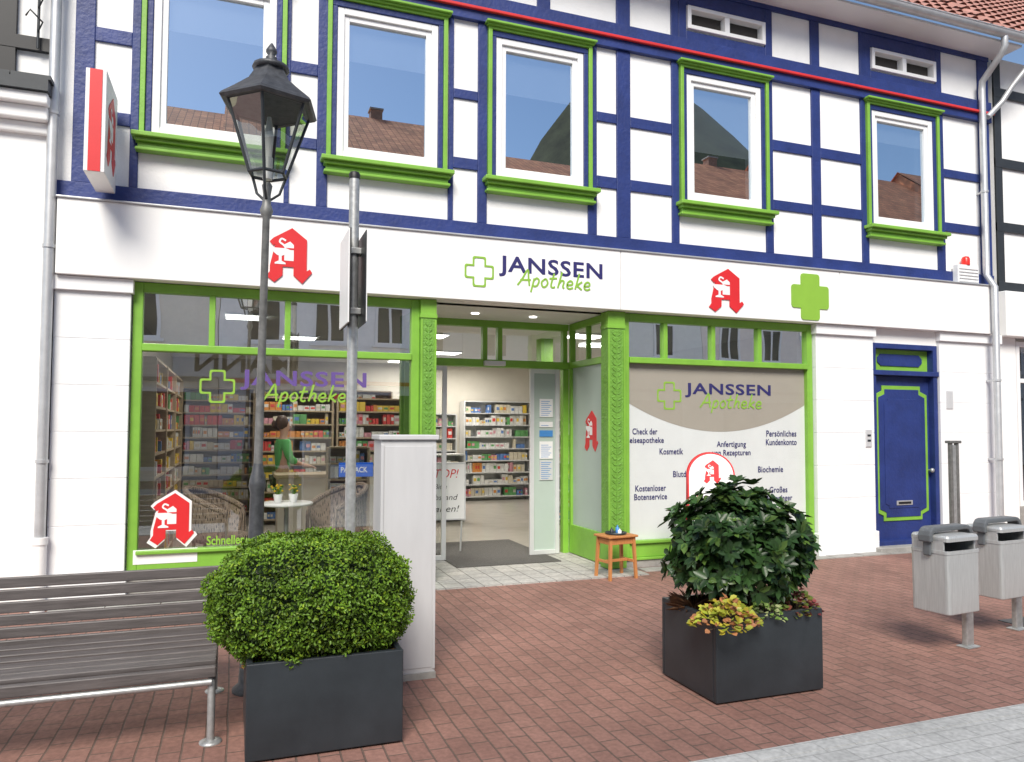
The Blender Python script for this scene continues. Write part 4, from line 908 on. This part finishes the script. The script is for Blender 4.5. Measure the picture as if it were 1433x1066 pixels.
ax,ay=gnd(862,808)
T=thing('wooden_stool','small orange-brown wooden stool standing by the entrance column','stool',(ax,ay,0),rad(8))
m=MB(M['wood']); m.box(-.19,.19,-.15,.15,.44,.465); m.obj('seat',T,bevel=.008)
for i,(x,y) in enumerate(((-.15,-.11),(.15,-.11),(-.15,.11),(.15,.11))):
    m=MB(M['wood']); sx=1 if x>0 else -1; sy=1 if y>0 else -1; m.add([(x-.016,y-.016,.44),(x+.016,y-.016,.44),(x+.016,y+.016,.44),(x-.016,y+.016,.44),(x-.014+sx*.02,y-.014+sy*.02,0),(x+.014+sx*.02,y-.014+sy*.02,0),(x+.014+sx*.02,y+.014+sy*.02,0),(x-.014+sx*.02,y+.014+sy*.02,0)],[(0,1,2,3),(7,6,5,4),(0,4,5,1),(1,5,6,2),(2,6,7,3),(3,7,4,0)]); m.obj('leg',T)
m=MB(M['wood']); 
for y in (-.11,.11): m.box(-.14,.14,y-.008,y+.008,.37,.43)
for x in (-.15,.15): m.box(x-.008,x+.008,-.1,.1,.37,.43); m.box(x-.008,x+.008,-.12,.12,.17,.20)
m.box(-.15,.15,-.01,.01,.17,.20); m.obj('crossbar',T,bevel=.003)
T=thing('sanitiser_tray','dark tray with small bottles on the wooden stool','bottles',(ax+.0,ay,.468))
m=MB(M['dark']); m.lathe([(.11,0),(.12,.02),(.115,.02),(.105,.006)],(0,0,0),20); m.obj('tray',T)
for x,y,h,mm in ((-.05,0,.07,M['dark']),(.03,.02,.09,M['blue2']),(.02,-.05,.06,M['signwhite'])):
    m=MB(mm); m.lathe([(.02,.006),(.02,h*.7),(.008,h*.8),(.008,h)],(x,y,0),12); m.obj('bottle',T)
# A-board
ax,ay=gnd(995,815)
T=thing('pavement_sign','round-topped white folding pavement sign with red rim behind the shrub','sign',(ax,ay,0),rad(-30))
H_=1.36; W_=.24
def arcpoly(wd,zb,ins): return [(-wd,zb),(wd,zb)]+[(wd*math.cos(a),H_-W_+wd*math.sin(a)) for a in [math.pi*k/18 for k in range(19)]]
def panel(ytop,ybot,flip):
    m=MB(M['signred'])
    def tilt(vs): return [(x,y+ytop+(ybot-ytop)*(1-z/H_),z) for x,y,z in vs]
    a=MB(M['signred']); a.prism(arcpoly(W_,.05,0),-.008,.008)
    b=MB(); b.prism(arcpoly(W_-.016,.07,0),-.011,.011,M['signwhite'])
    c=MB(); emblem(c,-.08,.10,1.04,1.28,-.012,.002,M['signred'],M['signwhite'])
    put_text(c,'Apotheke',-.17,.17,.82,.92,-.014,M['signred'],bold=.01)
    for q in (a,b,c): 
        o=len(m.v); m.v+=tilt(q.v if not flip else [(-x,-y,z) for x,y,z in q.v])
        for f,k in zip(q.f,q.m): m.f.append([i+o for i in f]); m.m.append(m.mi(q.mats[k])); m.sm.append(False)
    return m.obj('panel',T)
panel(-.07,-.28,False); panel(.07,.28,True)
for s_ in (-.2,.2): m=MB(M['steel']); m.tube([(s_,-.16,.6),(s_,.16,.6)],.006,6); m.obj('brace',T)
# litter bins
bx,by_=gnd(1355,905)
T=thing('litter_bin','brushed grey metal litter bin hung from a dark arched frame','litter bin',(bx,by_,0),rad(6),group='litter bins on posts')
m=MB(M['steel']); m.box(-.042,.042,-.02,.02,0,.40); m.box(-.07,.07,-.05,.05,0,.012,M['steel']); m.obj('post',T,bevel=.008)
m=MB(M['binfr'])
def band(pts,hw,th,m_):
    vs=[];n=len(pts)
    for i,(x,z) in enumerate(pts):
        a=pts[max(i-1,0)];b=pts[min(i+1,n-1)];dx,dz_=b[0]-a[0],b[1]-a[1];l=math.hypot(dx,dz_);nx,nz=-dz_/l*th/2,dx/l*th/2
        vs+=[(x+nx,-hw,z+nz),(x+nx,hw,z+nz),(x-nx,hw,z-nz),(x-nx,-hw,z-nz)]
    m_.add(vs,[(i*4+k,i*4+(k+1)%4,(i+1)*4+(k+1)%4,(i+1)*4+k) for i in range(n-1) for k in range(4)]+[(3,2,1,0),((n-1)*4,(n-1)*4+1,(n-1)*4+2,(n-1)*4+3)])
arc=[(.0,.28),(.0,.83)]+[(-.06+.06*math.cos(a),.83+.06*math.sin(a)) for a in (rad(22),rad(45),rad(67),rad(90))]+[(-.41,.89)]+[(-.41-.045*math.sin(a),.845+.045*math.cos(a)) for a in (rad(30),rad(60),rad(90))]+[(-.455,.80)]
band(arc,.05,.035,m); m.box(-.06,-.017,-.03,.03,.40,.46); m.box(-.06,-.017,-.03,.03,.70,.76); m.box(-.45,-.43,-.03,.03,.70,.82); m.obj('frame',T,bevel=.010)
m=MB(M['brush'])
prof=[]
for cx,cy,a0 in ((.155,-.12,-90),(.155,.12,0),(-.155,.12,90),(-.155,-.12,180)):
    for k in range(4): a=rad(a0+k*30); prof.append((cx+.025*math.cos(a),cy+.025*math.sin(a)))
npf=len(prof)
def ring(z,k): return [(-.245+x*k,y*k,z) for x,y in prof]
vs=ring(.30,.96)+ring(.305,.985)+ring(.72,1.0)+ring(.722,1.02)+ring(.745,1.02)+ring(.747,.97)+ring(.50,.94)
m.add(vs,[(j*npf+i,j*npf+(i+1)%npf,(j+1)*npf+(i+1)%npf,(j+1)*npf+i) for j in range(6) for i in range(npf)],None,False); m.add(vs[:npf],[list(range(npf))[::-1]]); m.add(vs[-npf:],[list(range(npf))],M['black'])
m.obj('container',T)
m=MB(M['brush']); vs=ring(.81,1.0)+ring(.835,1.0)+ring(.85,.95)+ring(.855,.5)
m.add(vs,[(j*npf+i,j*npf+(i+1)%npf,(j+1)*npf+(i+1)%npf,(j+1)*npf+i) for j in range(3) for i in range(npf)],None,False); m.add(vs[-npf:],[list(range(npf))]); m.add(vs[:npf],[list(range(npf))[::-1]],M['dark'])
m.box(-.425,-.41,-.11,.13,.735,.82); m.box(-.08,-.065,-.11,.13,.735,.82); m.box(-.41,-.08,.125,.14,.735,.82)
m.obj('lid',T)
bx2,by2=gnd(1424,880); copy_thing(T,(bx2,by2,0),rad(6))
ax,ay=gnd(1338,800)
T=thing('steel_post','slim twin steel post with cap beside the blue door','post',(ax,ay,0)); m=MB(M['lampgrey'])
zt3=1.6-(618-603)*8.3/1050
m.box(-.065,-.03,-.02,.02,0,zt3-.03); m.box(.03,.065,-.02,.02,0,zt3-.03); m.box(-.03,.03,-.012,.012,.02,zt3-.05,M['steel']); m.obj('upright',T,bevel=.004)
m=MB(M['lampgrey']); m.box(-.09,.09,-.035,.035,zt3-.03,zt3); m.obj('cap',T,bevel=.006)
Y0=-.75
x0,za=fac(116,238,Y0); x1,zz=fac(150,98,Y0)
T=thing('projecting_pharmacy_sign','red and white box sign with pharmacy emblem projecting from the wall','sign',(x0,0,0)); wdx=x1-x0
m=MB(M['signwhite']); m.box(0,wdx,Y0,-.14,za,zz); m.obj('sign_box',T,bevel=.006)
m=MB(M['signred']); m.box(wdx*.2,wdx*.8,Y0-.006,Y0+.0,za+.004,zz-.004); m.obj('red_stripe',T)
e=MB(M['signred']); emblem(e,-.24,.24,0,.66,0,.004,M['signred'],M['signwhite']); eo=e.obj('pharmacy_emblem',T); eo.rotation_euler=(0,0,rad(90)); eo.location=(wdx+.001,(Y0-.14)/2,(za+zz)/2-.33)
for z in (za+.2,zz-.2): m=MB(M['steel']); m.tube([(wdx/2,-.14,z),(wdx/2,0,z)],.02,8); m.obj('bracket',T)
q=pbox(1339,1368,371,399,-.1); T=thing('alarm_siren','white louvred alarm box with red beacon on the facade','alarm',(q[0],0,0)); w_=q[1]-q[0]
m=MB(M['signwhite']); m.box(0,w_,-.12,-.035,q[2],q[3])
for i in range(5): z=q[2]+.04+i*(q[3]-q[2]-.06)/5; m.box(.02,w_-.02,-.135,-.12,z,z+.02)
m.obj('box',T,bevel=.006)
m=MB(mat('beacon_red',(.75,.03,.02),.25)); m.lathe([(.055,0),(.055,.09),(.04,.12),(.01,.13)],(w_/2,-.08,q[3]+.001),16); m.obj('beacon',T)
